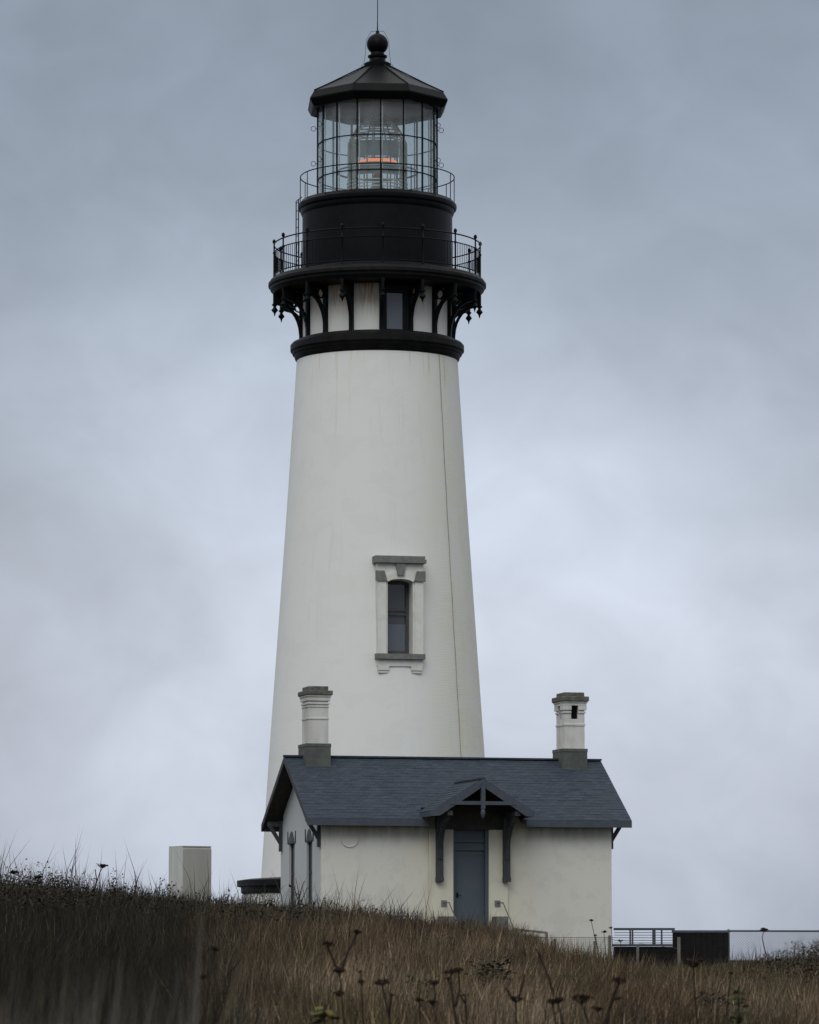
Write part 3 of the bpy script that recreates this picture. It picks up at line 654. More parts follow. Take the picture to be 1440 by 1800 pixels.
    for s, u in ((-1, 3.355), (1, 5.305)):
        m = B()
        m.box(u - .095, u + .095, -.25, -.09, 4.04, 5.75); m.box(u - .105, u + .105, -.27, -.09, 3.92, 4.04)
        m.beam((u, -.1, 5.80), (u, pf + .05, 5.80), .15, .13)
        pth = [(-.22, 4.55), (-.25, 4.85), (-.36, 5.15), (-.55, 5.42), (-.80, 5.62), (-1.15, 5.74)]
        for (a, z0), (b, z1) in zip(pth[:-1], pth[1:]): m.beam((u, a, z0), (u, b, z1), .13, .12)
        m.box(u - .075, u + .075, -.60, -.48, 5.36, 5.48)
        m.build('porch_bracket', M['trimdark'], H)
    # --- door in its recess
    yd = .13
    m = B(); m.box(DL, DL + .065, -.02, yd + .05, 2.2, 5.385); m.box(DR - .09, DR, -.02, yd + .05, 2.2, 5.385); m.box(DL + .065, DR - .09, yd - .06, yd + .05, 4.80, 5.0); m.box(DL + .065, DR - .09, yd - .02, yd + .05, 5.0, 5.385)
    fr = m.build('door_frame', M['door'], H)
    m = B(); m.box(DL + .06, DR - .085, yd - .08, yd - .02, 5.03, 5.12); m.build('transom_rail', M['door'], fr)
    m = B(); a, b = DL + .067, DR - .092
    m.box(a, b, yd, yd + .05, 2.35, 4.79)
    m.box(a, a + .08, yd - .012, yd, 2.35, 4.79); m.box(b - .08, b, yd - .012, yd, 2.35, 4.79); m.box(a + .08, b - .08, yd - .012, yd, 4.67, 4.79); m.box(a + .08, b - .08, yd - .012, yd, 2.35, 2.6)
    d = m.build('door', M['door'], H)
    m = B(); m.tube([(a + .1, yd - .01, 3.55), (a + .1, yd - .06, 3.55), (a + .2, yd - .06, 3.55)], .013, 6); m.box(a + .075, a + .125, yd - .02, yd - .012, 3.48, 3.62); m.build('handle', M['iron'], d)
    # steps with cheek blocks, rail flanges and rails
    m = B()
    for k in range(4): m.box(DL - .05, DR + .05, -.14 - .3 * (k + 1), -.101 - .3 * k, 1.0, 2.35 - .17 * k)
    st = m.build('doorstep', M['stone'], H)
    for u in (3.50, 5.06):
        m = B(); m.box(u - .17, u + .17, -.62, -.101, 1.0, 2.95); m.build('cheek_block', M['stone'], st, bevel=.015)
    for u, s in ((3.50, 1), (5.06, 1)):
        m = B(); m.box(u - .08, u + .08, -.125, -.101, 3.23, 3.40); fl = m.build('rail_flange', M['sill'], H)
        m = B(); m.tube([(u, -.12, 3.33), (u + .02, -.60, 3.33), (u + .03, -1.65, 2.62), (u + .03, -2.1, 2.3)], .017, 6); m.build('handrail', M['galv'], fl)
    return H
house()

# ------------------------------------------------------------------ small structures
def px(x, y, d):          # a measured sight line turned into a place at distance d from the camera
    return Vector((CAMP.x + (x - 720) * d / 7200, -125 + d, 1.7 + (1690 - y) * d / 7200))
def pillar():
    o = empty('masonry_block', (-5.25, -8.2, 2.0), R_(29)); tag(o, 'tall pale square block rising from weeds left of lighthouse', 'block')
    m = MB(); m.box(-.45, .45, -.45, .45, -.6, 2.93); m.build('body', M['concrete'], o, bevel=.01)
    m = MB(); m.box(-.43, .45, -.475, -.451, -.6, 2.86); m.build('dark_face', M['tanface'], o)  # thin sheet added to make this face darker than the body
    m = MB(); m.box(-.452, .452, -.477, .452, 2.931, 2.95); m.build('cover_plate', M['concrete'], o)
pillar()
def barriers():
    Y = -1.0; k = 124 / 7200; X = lambda x: CAMP.x + (x - 720) * k; Z = lambda y: 1.7 + (1690 - y) * k
    # dark boarded wall with steel railing
    w = empty('boarded_wall', (X(1178), Y, 1.4)); tag(w, 'dark low boarded wall stepping up beside the house corner', 'wall'); o = Vector((-X(1178), 0, -1.4))
    m = MB(o); [m.box(X(1077), X(1180), -.06 - .004 * (i % 2), .06, 1.2 + .19 * i, min(1.38 + .19 * i, Z(1664))) for i in range(5)]; m.box(X(1077), X(1180), -.03, .05, 1.2, Z(1664.5)); m.build('low_section', M['darkwood'], w)
    m = MB(o); m.box(X(1074), X(1180), -.09, .09, Z(1664), Z(1660)); m.build('coping', M['bluesteel'], w)
    m = MB(o); [m.box(X(1180) + .003 + .17 * i, min(X(1180) + .165 + .17 * i, X(1277)), -.08 - .006 * (i % 3), .08, 1.2, Z(1640)) for i in range(10)]; m.box(X(1180) + .004, X(1277) - .002, -.05, .07, 1.2, Z(1640.5)); m.build('tall_section', M['darkwood'], w)
    m = MB(o); m.box(X(1179), X(1278), -.10, .10, Z(1640), Z(1636)); m.build('coping', M['bluesteel'], w)
    r = empty('steel_railing', (X(1128), Y, Z(1660))); tag(r, 'grey steel railing with thin horizontal wires on low dark wall', 'railing'); o = Vector((-X(1128), 0, -Z(1660)))
    m = MB(o); m.beam((X(1077), 0, Z(1634)), (X(1184), 0, Z(1634)), .07, .07); m.build('top_rail', M['bluesteel'], r)
    for xs in (1106, 1110, 1146, 1149, 1161):
        m = MB(o); m.box(X(xs) - .025, X(xs) + .025, -.03, .03, Z(1660), Z(1636)); m.build('post', M['bluesteel'], r)
    for yy in (1640, 1644.5, 1649, 1653.5, 1658):
        m = MB(o); m.tube([(X(1078), -.035, Z(yy)), (X(1181), -.035, Z(yy))], .010, 5); m.build('wire', M['bluesteel'], r)
    # chain-link fence
    c = empty('chain_link_fence', (X(1277), Y + .2, 1.5)); tag(c, 'chain-link fence with top rail beyond weeds right of dark wall', 'fence'); o = Vector((-X(1277), 0, -1.5))
    m = MB(o); m.tube([(X(1279), 0, Z(1637)), (X(1700), 0, Z(1638))], .03, 8); m.build('top_rail', M['bluesteel'], c)
    for xs in (1279, 1440, 1600): m = MB(o); m.tube([(X(xs), .03, 1.2), (X(xs), .03, Z(1634))], .035, 8); m.build('post', M['galv'], c)
    m = MB(o); x0, x1, z0, z1 = X(1279), X(1640), 1.35, Z(1637); h = z1 - z0; s = .085
    for i in range(int((x1 - x0 + h) / s)):
        for sg in (1, -1):
            a = x0 - h + i * s
            if sg == 1: p = (a, z0); q = (a + h, z1)
            else: p = (a + h, z0); q = (a, z1)
            # clip to the bay
            (xa, za), (xb, zb) = p, q
            def cut(xc): tt = (xc - xa) / (xb - xa); return (xc, za + tt * (zb - za))
            if min(xa, xb) < x0:
                if xa < xb: xa, za = cut(x0)
                else: xb, zb = cut(x0)
            if max(xa, xb) - min(xa, xb) < .02: continue
            m.tube([(xa, .005 * sg, za), (xb, .005 * sg, zb)], .0060, 3)
    m.build('wire_mesh', M['darkwire'], c)
    # wire fence with timber posts before the house corner
    d = 101.0; k2 = d / 7200; X2 = lambda x: CAMP.x + (x - 720) * k2; Z2 = lambda y: 1.7 + (1690 - y) * k2; Y2 = -125 + d
    f = empty('wire_fence', (X2(1020), Y2, 1.5)); tag(f, 'low wire mesh fence on timber posts before white house corner', 'fence'); o = Vector((-X2(1020), 0, -1.5))
    for xs, yt, w in ((974, 1651, 2.2), (1044, 1655, 2.2), (1070, 1645, 2.6), (1119, 1663, 2.2), (1191, 1648, 2.6), (925, 1645, 2.2)):
        m = MB(o); m.box(X2(xs) - w * k2, X2(xs) + w * k2, -.035, .035, 1.2, Z2(yt)); m.build('post', M['post'], f)
    m = MB(o); x0, x1, z0, z1 = X2(925), X2(1078), 1.5, Z2(1648.5)
    for i in range(int((x1 - x0) / .045)): m.tube([(x0 + i * .045, -.04, z0), (x0 + i * .045, -.04, z1)], .0034, 3)
    for i in range(int((z1 - z0) / .045) + 1): m.tube([(x0, -.037, z1 - i * .045), (x1, -.037, z1 - i * .045)], .0034 if i else .008, 3)
    m.build('wire_mesh', M['galv'], f)
    m = MB(o); m.beam((X2(1071), -.02, Z2(1652)), (X2(1192), -.02, Z2(1668)), .006, .006); m.build('strand', M['galv'], f)
    # short timber rail end
    h_ = empty('timber_handrail', (X2(957), Y2 - 1.2, 1.6)); tag(h_, 'short grey timber handrail sinking into brown grass below the door', 'handrail'); o = Vector((-X2(957), 0, -1.6))
    m = MB(o); m.box(X2(957) - .035, X2(957) + .035, -.035, .035, 1.2, Z2(1640)); m.build('post', M['post'], h_)
    m = MB(o); m.beam((X2(957), 0, Z2(1641)), (X2(900), .1, Z2(1635)), .06, .06); m.build('rail', M['post'], h_)
    m = MB(o); m.beam((X2(957), 0, Z2(1650)), (X2(900), .1, Z2(1644)), .04, .035); m.build('rail', M['post'], h_)
barriers()

# ------------------------------------------------------------------ vegetation
def ribbon_mesh(name, P, D, Hh, Wd, C, mat, bend=.5, facing=None):
    """many tapering blades; P base points, D lean vectors (n,2), one colour each"""
    n = len(P); th = rng.uniform(-.9, .9, n) if facing is None else facing
    sx = np.stack([np.cos(th), np.sin(th), np.zeros(n)], -1) * (Wd / 2)[:, None]
    up = np.zeros((n, 3)); up[:, 2] = Hh
    ln = np.concatenate([D, np.zeros((n, 1))], 1) * Hh[:, None]
    mid = P + up * .55 + ln * .3; top = P + up * (1 - .12 * bend) + ln
    v = np.stack([P - sx, P + sx, mid - sx * .75, mid + sx * .75, top], 1).reshape(-1, 3).astype(np.float32)
    b = (np.arange(n) * 5)[:, None]
    quads = (b + np.array([[0, 1, 3, 2]])); tris = (b + np.array([[2, 3, 4]]))
    loops = np.concatenate([quads, tris], 1).reshape(-1)
    me = bpy.data.meshes.new(name); me.vertices.add(len(v)); me.vertices.foreach_set('co', v.ravel())
    me.loops.add(len(loops)); me.loops.foreach_set('vertex_index', loops.astype(np.int32))
    me.polygons.add(2 * n); st = np.stack([np.arange(n) * 7, np.arange(n) * 7 + 4], 1).ravel(); me.polygons.foreach_set('loop_start', st.astype(np.int32))
    me.update(calc_edges=True)
    a = me.attributes.new('tint', 'FLOAT_COLOR', 'POINT'); c4 = np.ones((n, 5, 4), np.float32); c4[:, :, :3] = C[:, None, :]
    a.data.foreach_set('color', c4.ravel()); me.materials.append(mat)
    o = bpy.data.objects.new(name, me); COL.objects.link(o); return o
def fbm(x, y, s, seed):
    return np.array([mnoise.fractal(Vector((a * s + seed, b * s - seed * .7, seed * .37)), 1.0, 2.0, 3) for a, b in zip(x, y)])
def wedge(n, d0, d1, m0=-.16, m1=1.16, power=1.0):
    """random ground points in the part of the meadow the photo shows, thinner further off"""
    d = np.sqrt(rng.uniform(d0 ** 2, d1 ** 2, n)) if power == 1 else rng.uniform(d0, d1, n)
    fx = rng.uniform(m0, m1, n); x = CAMP.x + (fx - .5) * d / 5.0; return x, d - 125, d, fx
def grow(name, n_tuft, per, d0, d1, hfun, cfun, mat, m0=-.16, m1=1.16, wid=(.007, .018), lean=.15, spread=.12, power=2, keep=None):
    x, y, d, fx = wedge(n_tuft, d0, d1, m0, m1, power)
    if keep is not None:
        k = keep(x, y, d, fx); x, y, d, fx = x[k], y[k], d[k], fx[k]
    h = hfun(x, y, d, fx) * rng.choice([.55, .8, 1.0, 1.25], len(x)); c = cfun(x, y, d, fx) * rng.uniform(.6, 1.4, (len(x), 1)); n = len(x)
    tl = np.repeat(rng.normal(0, .09, (len(x), 2)), per, 0); X = np.repeat(x, per) + rng.normal(0, spread, n * per); Y = np.repeat(y, per) + rng.normal(0, spread, n * per)
    Z = hgt(X, Y) - .02; Hh = np.repeat(h, per) * rng.uniform(.55, 1.12, n * per)
    wind = np.stack([.05 + .10 * np.sin(X * .8 + Y * .3), 0 * X], -1)
    D = rng.normal(0, lean, (n * per, 2)) + wind + tl
    C = np.repeat(c, per, 0) * rng.choice([.35, .6, .9, 1.2, 1.75], (n * per, 1)) * rng.uniform(.85, 1.15, (n * per, 1)); dd = np.repeat(d, per)
    Wd = rng.uniform(*wid, n * per) * np.clip(dd / 70, .6, 1.3)
    return ribbon_mesh(name, np.stack([X, Y, Z], -1), D, Hh, Wd, np.clip(C, 0, 1), mat)
TAN = np.array([.150, .108, .066]); BRN = np.array([.105, .063, .040]); OLV = np.array([.060, .060, .026]); DRK = np.array([.0115, .0105, .008]); STRAW = np.array([.23, .185, .125])
def lerp(a, b, t): return a + (b - a) * t[:, None]
def meadow_col(x, y, d, fx):
    n1 = fbm(x, y, .22, 3.1); n2 = fbm(x, y, .6, 9.4)
    c = lerp(np.tile(TAN, (len(x), 1)), BRN, np.clip(.5 + n1 * 1.1, 0, 1))
    c = lerp(c, OLV, np.clip((n2 - .10) * 2.2, 0, .9)); c = lerp(c, STRAW, np.clip((-n2 - .08) * 2.0, 0, .8))
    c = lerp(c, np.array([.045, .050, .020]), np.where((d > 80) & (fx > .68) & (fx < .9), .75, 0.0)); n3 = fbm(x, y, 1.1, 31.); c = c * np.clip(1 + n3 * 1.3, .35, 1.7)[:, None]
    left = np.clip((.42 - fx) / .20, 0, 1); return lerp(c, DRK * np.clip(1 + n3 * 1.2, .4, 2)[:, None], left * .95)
def meadow_h(x, y, d, fx):
    n = fbm(x, y, .35, 5.5) + .8 * fbm(x, y, 1.3, 2.2)
    h = .46 + .22 * n; h = h * np.clip(1.15 - (fx - .55) * 1.1, .42, 1.15); h = np.where((d < 62) & (fx > .45), h * .8, h)
    h = np.where((d > 76) & (fx > .66), h * .55, h); return np.clip(h, .11, .8)
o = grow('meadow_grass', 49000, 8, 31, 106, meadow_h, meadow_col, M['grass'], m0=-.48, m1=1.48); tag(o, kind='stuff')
tag(o, 'dry brown meadow grass covering the mound before the house', 'grass')
# taller seed stalks standing over the meadow
def stalk_col(x, y, d, fx): return np.tile(np.array([.085, .066, .045]), (len(x), 1)) * rng.uniform(.6, 1.3, (len(x), 1))
o = grow('seed_stalks', 5000, 2, 55, 99, lambda x, y, d, fx: rng.uniform(.5, .85, len(x)) * np.clip(1.25 - fx * .6, .5, 1.1), stalk_col, M['grass'], m0=-.4, m1=1.4, wid=(.005, .008), lean=.16, spread=.2)
tag(o, 'thin dry seed stalks standing above the brown grass', 'grass', kind='stuff')
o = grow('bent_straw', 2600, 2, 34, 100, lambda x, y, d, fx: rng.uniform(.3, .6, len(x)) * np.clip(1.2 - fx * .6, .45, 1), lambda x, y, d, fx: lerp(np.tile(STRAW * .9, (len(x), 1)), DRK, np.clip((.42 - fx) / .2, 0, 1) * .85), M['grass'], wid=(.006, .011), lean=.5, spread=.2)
tag(o, 'bent straw lying across the meadow grass', 'grass', kind='stuff')
# thin pale twiggy stalks along the brow on the left
o = grow('brow_stalks', 4300, 3, 80, 100, lambda x, y, d, fx: np.clip(.3 + rng.gamma(2.2, .16, len(x)), .3, .98) * np.where(fx < .12, 1.15, 1.0) * np.clip(1 + fbm(x, y, .7, 8.8), .5, 1.5) * np.clip(1.1 - np.clip(fx - .35, 0, 1) * 1.6, .4, 1), lambda x, y, d, fx: np.tile(np.array([.034, .029, .025]), (len(x), 1)), M['grass'], m0=-.4, m1=.52, wid=(.009, .017), lean=.2, spread=.15)
tag(o, 'bare grey stalks bristling along the brow of the mound', 'grass', kind='stuff')

o = grow('fence_stalks', 420, 3, 84, 108, lambda x, y, d, fx: rng.uniform(.35, .75, len(x)), lambda x, y, d, fx: np.tile(np.array([.045, .035, .026]), (len(x), 1)), M['grass'], m0=.885, m1=1.12, wid=(.007, .012), lean=.2, spread=.15)
tag(o, 'thin brown stalks growing against the chain-link fence', 'grass', kind='stuff')
def leaves(name, n_cl, per, d0, d1, m0, m1, hfun, size, cols, mat, keep=None):
    """weed foliage: small folded leaves round upright stems"""
    x, y, d, fx = wedge(n_cl, d0, d1, m0, m1, 2)
    if keep is not None:
        k = keep(x, y, d, fx); x, y, d, fx = x[k], y[k], d[k], fx[k]
    h = hfun(x, y, d, fx); n = len(x); N_ = n * per
    t = rng.beta(2.2, 1.3, N_); X = np.repeat(x, per) + rng.normal(0, .11, N_) * (1.2 - t * .5); Y = np.repeat(y, per) + rng.normal(0, .11, N_)
    Z = hgt(X, Y) + np.repeat(h, per) * t
    s = rng.uniform(.5, 1.2, N_) * size; az = rng.uniform(0, 2 * np.pi, N_); el = rng.uniform(-.5, .9, N_)
    u = np.stack([np.cos(az) * np.cos(el), np.sin(az) * np.cos(el), np.sin(el)], -1) * s[:, None]
    w = np.stack([-np.sin(az), np.cos(az), rng.normal(0, .5, N_)], -1) * (s * .27)[:, None]
    P = np.stack([X, Y, Z], -1); v = np.stack([P, P + u * .5 + w, P + u, P + u * .5 - w], 1).reshape(-1, 3).astype(np.float32)
    lo = (np.arange(N_)[:, None] * 4 + np.arange(4)[None]).ravel().astype(np.int32)
    me = bpy.data.meshes.new(name); me.vertices.add(len(v)); me.vertices.foreach_set('co', v.ravel()); me.loops.add(len(lo)); me.loops.foreach_set('vertex_index', lo)
    me.polygons.add(N_); me.polygons.foreach_set('loop_start', (np.arange(N_) * 4).astype(np.int32)); me.update(calc_edges=True)
    ci = rng.integers(0, len(cols), n); C = np.repeat(np.array(cols)[ci], per, 0) * rng.uniform(.6, 1.4, (N_, 1))
    a = me.attributes.new('tint', 'FLOAT_COLOR', 'POINT'); c4 = np.ones((N_, 4, 4), np.float32); c4[:, :, :3] = C[:, None]; a.data.foreach_set('color', c4.ravel())
    me.materials.append(mat); o = bpy.data.objects.new(name, me); COL.objects.link(o); return o
o = leaves('brow_undergrowth', 2900, 34, 76, 99, -.40, .58, lambda x, y, d, fx: (.34 + .42 * np.clip(fbm(x, y, .9, 12.), -.5, .9)) * rng.uniform(.7, 1.5, len(x)) * np.where(fx < .12, 1.25, 1) * np.clip(1.12 - np.clip(fx - .3, 0, 1) * 1.3,   .55, 1.1), .075,
           [(.016, .016, .009), (.022, .016, .011), (.012, .013, .008), (.030, .027, .014)], M['leaf'])
tag(o, 'dark leafy undergrowth along the brow of the mound', 'undergrowth', kind='stuff')
o = leaves('brown_undergrowth', 1100, 44, 66, 92, .89, 1.40, lambda x, y, d, fx: rng.uniform(.25, .75, len(x)) * np.clip((fx - .86) / .1, .35, 1.1), .055,
           [(.034, .021, .014), (.026, .018, .013), (.030, .028, .014)], M['leaf'])
tag(o, 'reddish brown weeds massed at the right end of the brow', 'undergrowth', kind='stuff')
o = leaves('meadow_weeds', 700, 30, 50, 96, -.1, 1.1, lambda x, y, d, fx: rng.uniform(.14, .40, len(x)), .04, [(.040, .048, .016), (.030, .036, .016), (.050, .034, .02)], M['leaf'],
           keep=lambda x, y, d, fx: fbm(x, y, .3, 17.) > .08)
tag(o, 'low green weeds scattered through the dry grass', 'undergrowth', kind='stuff')
# out-of-focus tall grass close to the camera, lower left
def near_grass():
    n = 420; d = rng.uniform(4.5, 13, n); xx = rng.beta(1.05, 1.9, n) * 480 - 60
    yt = 1560 + rng.beta(1.5, 1.5, n) * 270 + np.clip(xx - 250, 0, 400) * .45
    X = CAMP.x + (xx - 720) * d / 7200; Y = d - 125; top = 1.7 + (1690 - yt) * d / 7200; g = hgt(X, Y); wd = rng.uniform(.008, .022, n) * np.clip((yt - 1500) / 160, .5, 1.2)
    for i, (a, b, dd, ww) in enumerate(((217, 1512, 9, .016), (318, 1496, 9.5, .016), (274, 1540, 8, .013), (62, 1600, 8, .02), (395, 1640, 7, .03), (150, 1580, 9, .014))):
        d[i] = dd; X[i] = CAMP.x + (a - 720) * dd / 7200; Y[i] = dd - 125; top[i] = 1.7 + (1690 - b) * dd / 7200; g[i] = float(hgt(X[i], Y[i])); wd[i] = ww
    P = np.stack([X, Y, g], -1); Hh = np.maximum(top - g, .3)
    col = np.array([.15, .148, .138])[None] * rng.choice([.10, .3, .8, 1.15], (n, 1)) * np.where(rng.random((n, 1)) < .3, np.array([[1.0, .8, .6]]), 1.0)
    D = np.stack([rng.normal(.05, .05, n), rng.normal(0, .05, n)], -1)
    o = ribbon_mesh('foreground_grass', P, D, Hh, wd, col, M['grass'], facing=rng.uniform(-.5, .5, n))
    tag(o, 'tall grass close to the camera at the lower left', 'grass', kind='stuff')
near_grass()

# ------------------------------------------------------------------ single weeds one can point to
def umbel(name, label, d, stems, group, scale=1.0, flat=False, cat='weed', leaf=None):
    """stems: list of (pixel path from base to head, head width in pixels) measured in the photo, at distance d"""
    base = px(*stems[0][0][0], d); g = float(hgt(base.x, base.y)); root = empty(name, (base.x, base.y, g)); tag(root, label, cat, group)
    org = Vector((base.x, base.y, g))
    for path, hw in stems:
        pts = [px(x, y, d) - org for x, y in path]; dy = random.uniform(-.08, .08)
        pts = [p + Vector((0, dy * i / max(1, len(pts) - 1), 0)) for i, p in enumerate(pts)]
        if path is stems[0][0] and pts[0].z > 0: pts = [Vector((pts[0].x, pts[0].y, -.03))] + pts
        r = (.0050 if d < 50 else .0034) * d / 25 * scale; n = len(pts)
        mb = MB(); mb.tube(pts, [r * (1.25 - .6 * i / n) for i in range(n)], 5); mb.build('stem', M['stem'], root)
        if not hw: continue
        w = hw * (1.25 if d < 50 else 1.0) * d / 7200 / 2; c = pts[-1]; mb = MB()
        for i in range(34 if hw > 10 else 18):
            a = random.uniform(0, 2 * math.pi); rr = w * math.sqrt(random.random()); 
            tip = c + Vector((rr * math.cos(a), rr * math.sin(a), w * ((.75 if flat else .75) - .5 * (rr / w) ** 2 * (.35 if flat else 1)) + random.uniform(-.1, .1) * w))
            mb.tube([c, (c + tip) / 2 + Vector((0, 0, -.08 * w)), tip], .0016 * d / 25, 3)
            q = w * random.uniform(.12, .24); vs = [tip + Vector((random.gauss(0, q), random.gauss(0, q), random.gauss(0, q * .6))) for _ in range(5)]
            mb.add(vs, [(0, 1, 2), (0, 2, 3), (0, 3, 4), (1, 3, 4)])
            if not flat: mb.add([tip + Vector((q * .8 * math.cos(t), q * .8 * math.sin(t), z)) for z in (-q * .5, q * .4) for t in (0, 2.1, 4.2)], [(0, 1, 2), (3, 5, 4), (0, 1, 4, 3), (1, 2, 5, 4), (2, 0, 3, 5)])
        mb.build('flower_head', M['head'], root)
    return root
G = 'dead flower weeds in the grass'
U = 'dead_flower_weed'
umbel(U, 'slender dead umbel silhouetted on the sky left of the white block', 88, [([(163, 1592), (170, 1560), (178, 1535), (182, 1528)], 17), ([(168, 1566), (172, 1548), (169, 1530)], 0)], G, 1.0, True)
umbel(U, 'round dead seed head by the far left edge of the brow', 70, [([(24, 1600), (25, 1560), (27, 1538)], 16)], G)
umbel(U, 'dead seed head second from the left edge along the brow', 70, [([(68, 1600), (69, 1565), (70, 1546)], 15)], G)
umbel(U, 'forked dead weed with two nodding heads in left centre grass', 27, [([(608, 1815), (603, 1760), (598, 1710)], 18), ([(598, 1712), (588, 1690), (577, 1664)], 17), ([(600, 1708), (612, 1675), (628, 1642)], 13), ([(600, 1740), (596, 1750)], 18)], G, 1.5)
umbel(U, 'dead weed with single brown ball head above yellow leaves', 27, [([(688, 1815), (682, 1770), (672, 1732)], 22), ([(684, 1785), (689, 1750)], 8)], G, 1.3)
umbel(U, 'thin straight dead weed between forked weed and ball-headed weed', 29, [([(639, 1812), (638, 1770), (636, 1728)], 11), ([(637, 1730), (635, 1710)], 8)], G)
umbel(U, 'dead weed with small head beside blurred tall grass, left', 24, [([(362, 1812), (368, 1740), (378, 1672)], 15), ([(396, 1800), (398, 1720), (430, 1680)], 0), ([(368, 1745), (359, 1720)], 12)], G, 1.1)
umbel(U, 'short upright dead weed below dark green clump, centre bottom', 28, [([(738, 1812), (738, 1785), (737, 1760)], 13)], G)
umbel(U, 'pale two-tiered dead umbel at the centre bottom', 29, [([(772, 1815), (765, 1785), (760, 1766)], 17), ([(764, 1770), (765, 1750), (763, 1732)], 15)], G, .8, True)
umbel(U, 'tall purplish dead weed with clustered heads at bottom centre', 28, [([(806, 1815), (797, 1770), (792, 1712)], 18), ([(800, 1770), (808, 1740), (806, 1708)], 14), ([(794, 1740), (788, 1722)], 10)], G, 1.5)
umbel(U, 'plain dead stem with tiny head right of purplish weed', 28, [([(821, 1815), (819, 1775), (817, 1750)], 9), ([(818, 1765), (808, 1748)], 0)], G)
umbel(U, 'dead weed whose flat head throws up two bare shoots', 27, [([(908, 1815), (906, 1785), (905, 1762)], 20), ([(902, 1758), (888, 1735)], 0), ([(910, 1755), (916, 1735), (922, 1712)], 0)], G, 1.2, True)
umbel(U, 'broad double dead head under a long slanting stalk', 25, [([(978, 1815), (974, 1790), (970, 1765)], 18), ([(993, 1815), (985, 1785), (980, 1764)], 20), ([(972, 1748), (962, 1715), (942, 1668)], 0)], G, 1.4, True)
umbel(U, 'widest flat dead umbel, on leaning stalk at bottom right of centre', 24, [([(1036, 1815), (1030, 1790), (1021, 1764)], 30)], G, 1.2, True)
umbel(U, 'low dead umbel tucked beneath the widest flat umbel', 26, [([(1062, 1815), (1056, 1795), (1049, 1778)], 17)], G, 1.0, True)
umbel(U, 'thick-stemmed dead weed leaning right with head high in grass', 26, [([(1064, 1815), (1068, 1775), (1078, 1745), (1086, 1728)], 20), ([(1074, 1755), (1086, 1755)], 8)], G, 2.0)
umbel(U, 'faint wide dead umbel in the grass below the dark wall', 34, [([(1224, 1812), (1219, 1760), (1216, 1702)], 26), ([(1220, 1755), (1232, 1748)], 10)], G, 1.0, True)
umbel(U, 'small-headed dead weed above the bright green sprig', 36, [([(1272, 1800), (1276, 1750), (1281, 1712)], 8)], G, .8)
umbel(U, 'slim umbel pair against the white wall before the fence', 86, [([(1052, 1700), (1047, 1660), (1038, 1620)], 8), ([(1049, 1668), (1045, 1646)], 7)], G, .6)
umbel(U, 'dark umbel standing before the tallest timber fence post', 86, [([(1064, 1700), (1062, 1665), (1060, 1640)], 10)], G, .6)
umbel(U, 'small umbel level with the steel railing at house corner', 86, [([(1078, 1700), (1075, 1660), (1073, 1633)], 8)], G, .6)
umbel(U, 'small umbel in front of the low dark wall', 86, [([(1092, 1700), (1090, 1675), (1089, 1656)], 10)], G, .6)
umbel(U, 'drooping grey weed hanging over in front of chain-link fence', 80, [([(1350, 1700), (1341, 1670), (1336, 1648), (1340, 1638)], 14)], G, .8)
def bare_shrub():
    d = 97; b = px(529, 1622, d); g = float(hgt(b.x, b.y)); r = empty('bare_shrub', (b.x, b.y, g)); tag(r, 'leafless forked shrub before the narrow gable windows', 'shrub'); o = Vector((b.x, b.y, g))
    for path in ([(528, 1622), (527, 1580), (524, 1560), (521, 1545)], [(527, 1578), (532, 1560), (536, 1550)], [(527, 1590), (520, 1568), (518, 1558)], [(527, 1595), (534, 1578), (541, 1562)]):
        mb = MB(); mb.tube([px(x, y, d) - o for x, y in path], [.012, .010, .008, .005][:len(path)], 5); mb.build('branch', M['stem'], r)
bare_shrub()
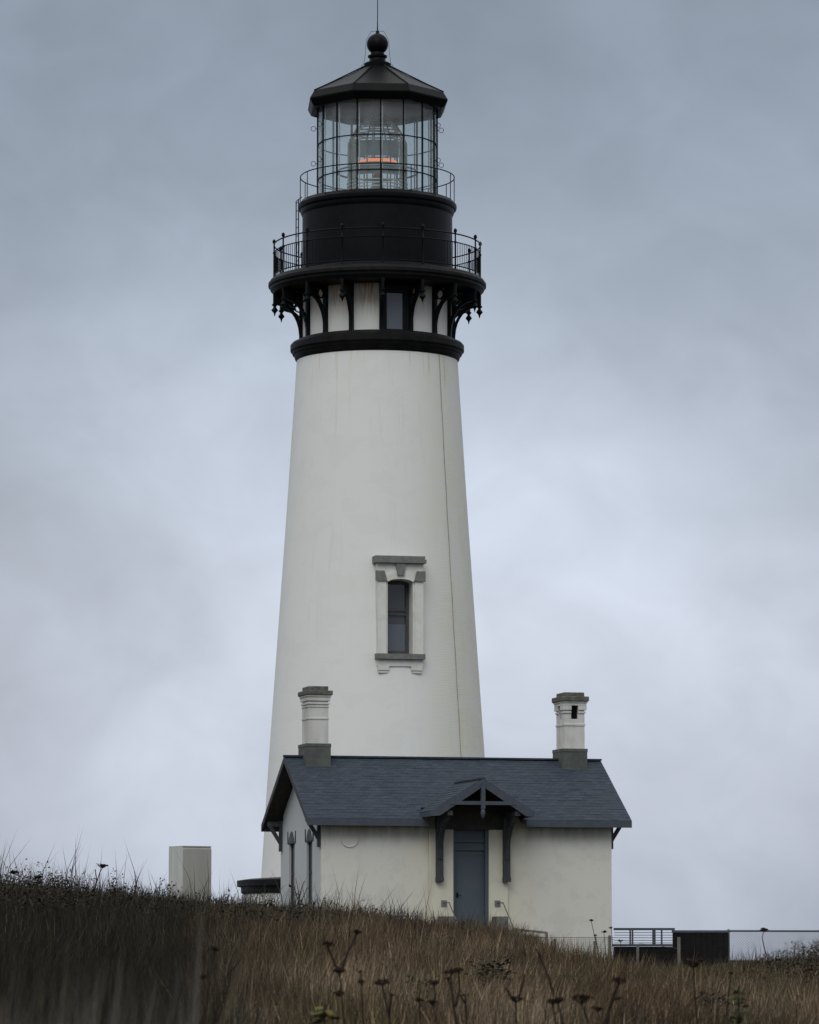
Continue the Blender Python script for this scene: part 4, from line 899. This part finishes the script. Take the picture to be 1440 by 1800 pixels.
def sprig(name, label, cat, d, x, y, w, h, cols, n):
    b = px(x, y, d); g = float(hgt(b.x, b.y)); r = empty(name, (b.x, b.y, g)); tag(r, label, cat); o = Vector((b.x, b.y, g)); top = px(x, y - h, d) - o; hw = w * d / 7200 / 2
    mb = MB(); mb.tube([(0, 0, -.02), top * .5, top], .006, 5); mb.build('stem', M['stem'], r)
    vs = []; fs = []; cc = []
    for i in range(n):
        z = top.z * random.uniform(.25, 1.0); a = random.uniform(0, 6.28); q = hw * random.uniform(.5, 1.0); dr = Vector((math.cos(a), math.sin(a), random.uniform(-.3, .5))); sd_ = Vector((-math.sin(a), math.cos(a), random.uniform(-.4, .4)))
        p = Vector((0, 0, z)) + dr * q * (.15 if n < 100 else random.uniform(.2, .9)); q *= 1 if n < 100 else .3; b0 = len(vs)
        vs += [p, p + dr * q * .5 + sd_ * q * .36, p + dr * q, p + dr * q * .5 - sd_ * q * .36]; fs.append((b0, b0 + 1, b0 + 2, b0 + 3)); c = random.choice(cols); cc += [tuple(k * random.uniform(.8, 1.2) for k in c)] * 4
    me = bpy.data.meshes.new('foliage'); me.from_pydata(vs, [], fs); at = me.attributes.new('tint', 'FLOAT_COLOR', 'POINT')
    at.data.foreach_set('color', np.concatenate([np.array(cc), np.ones((len(cc), 1))], 1).astype(np.float32).ravel()); me.materials.append(M['leaf'])
    f = bpy.data.objects.new('foliage', me); COL.objects.link(f); f.parent = r
sprig('leafy_plant', 'bright green leafy sprig in dry grass at lower right', 'plant', 27, 1295, 1785, 44, 52, [(.055, .095, .020), (.040, .072, .016)], 95)
sprig('leafy_plant', 'yellow and green leafy plant at bottom, left of centre', 'plant', 25, 572, 1818, 66, 52, [(.12, .085, .018), (.07, .10, .02), (.09, .06, .02)], 95)
sprig('low_bush', 'dark green bush sunk in brown grass right of centre', 'bush', 48, 866, 1762, 90, 66, [(.022, .028, .013), (.032, .036, .017), (.018, .02, .012)], 420)
sprig('low_bush', 'dull green bush behind short weeds at bottom centre', 'bush', 45, 742, 1790, 80, 66, [(.030, .034, .017), (.024, .026, .014), (.042, .040, .02)], 360)
sprig('low_bush', 'shadowy dark bush at the bottom right', 'bush', 40, 1250, 1815, 80, 62, [(.016, .016, .010), (.028, .03, .014), (.03, .022, .014)], 360)
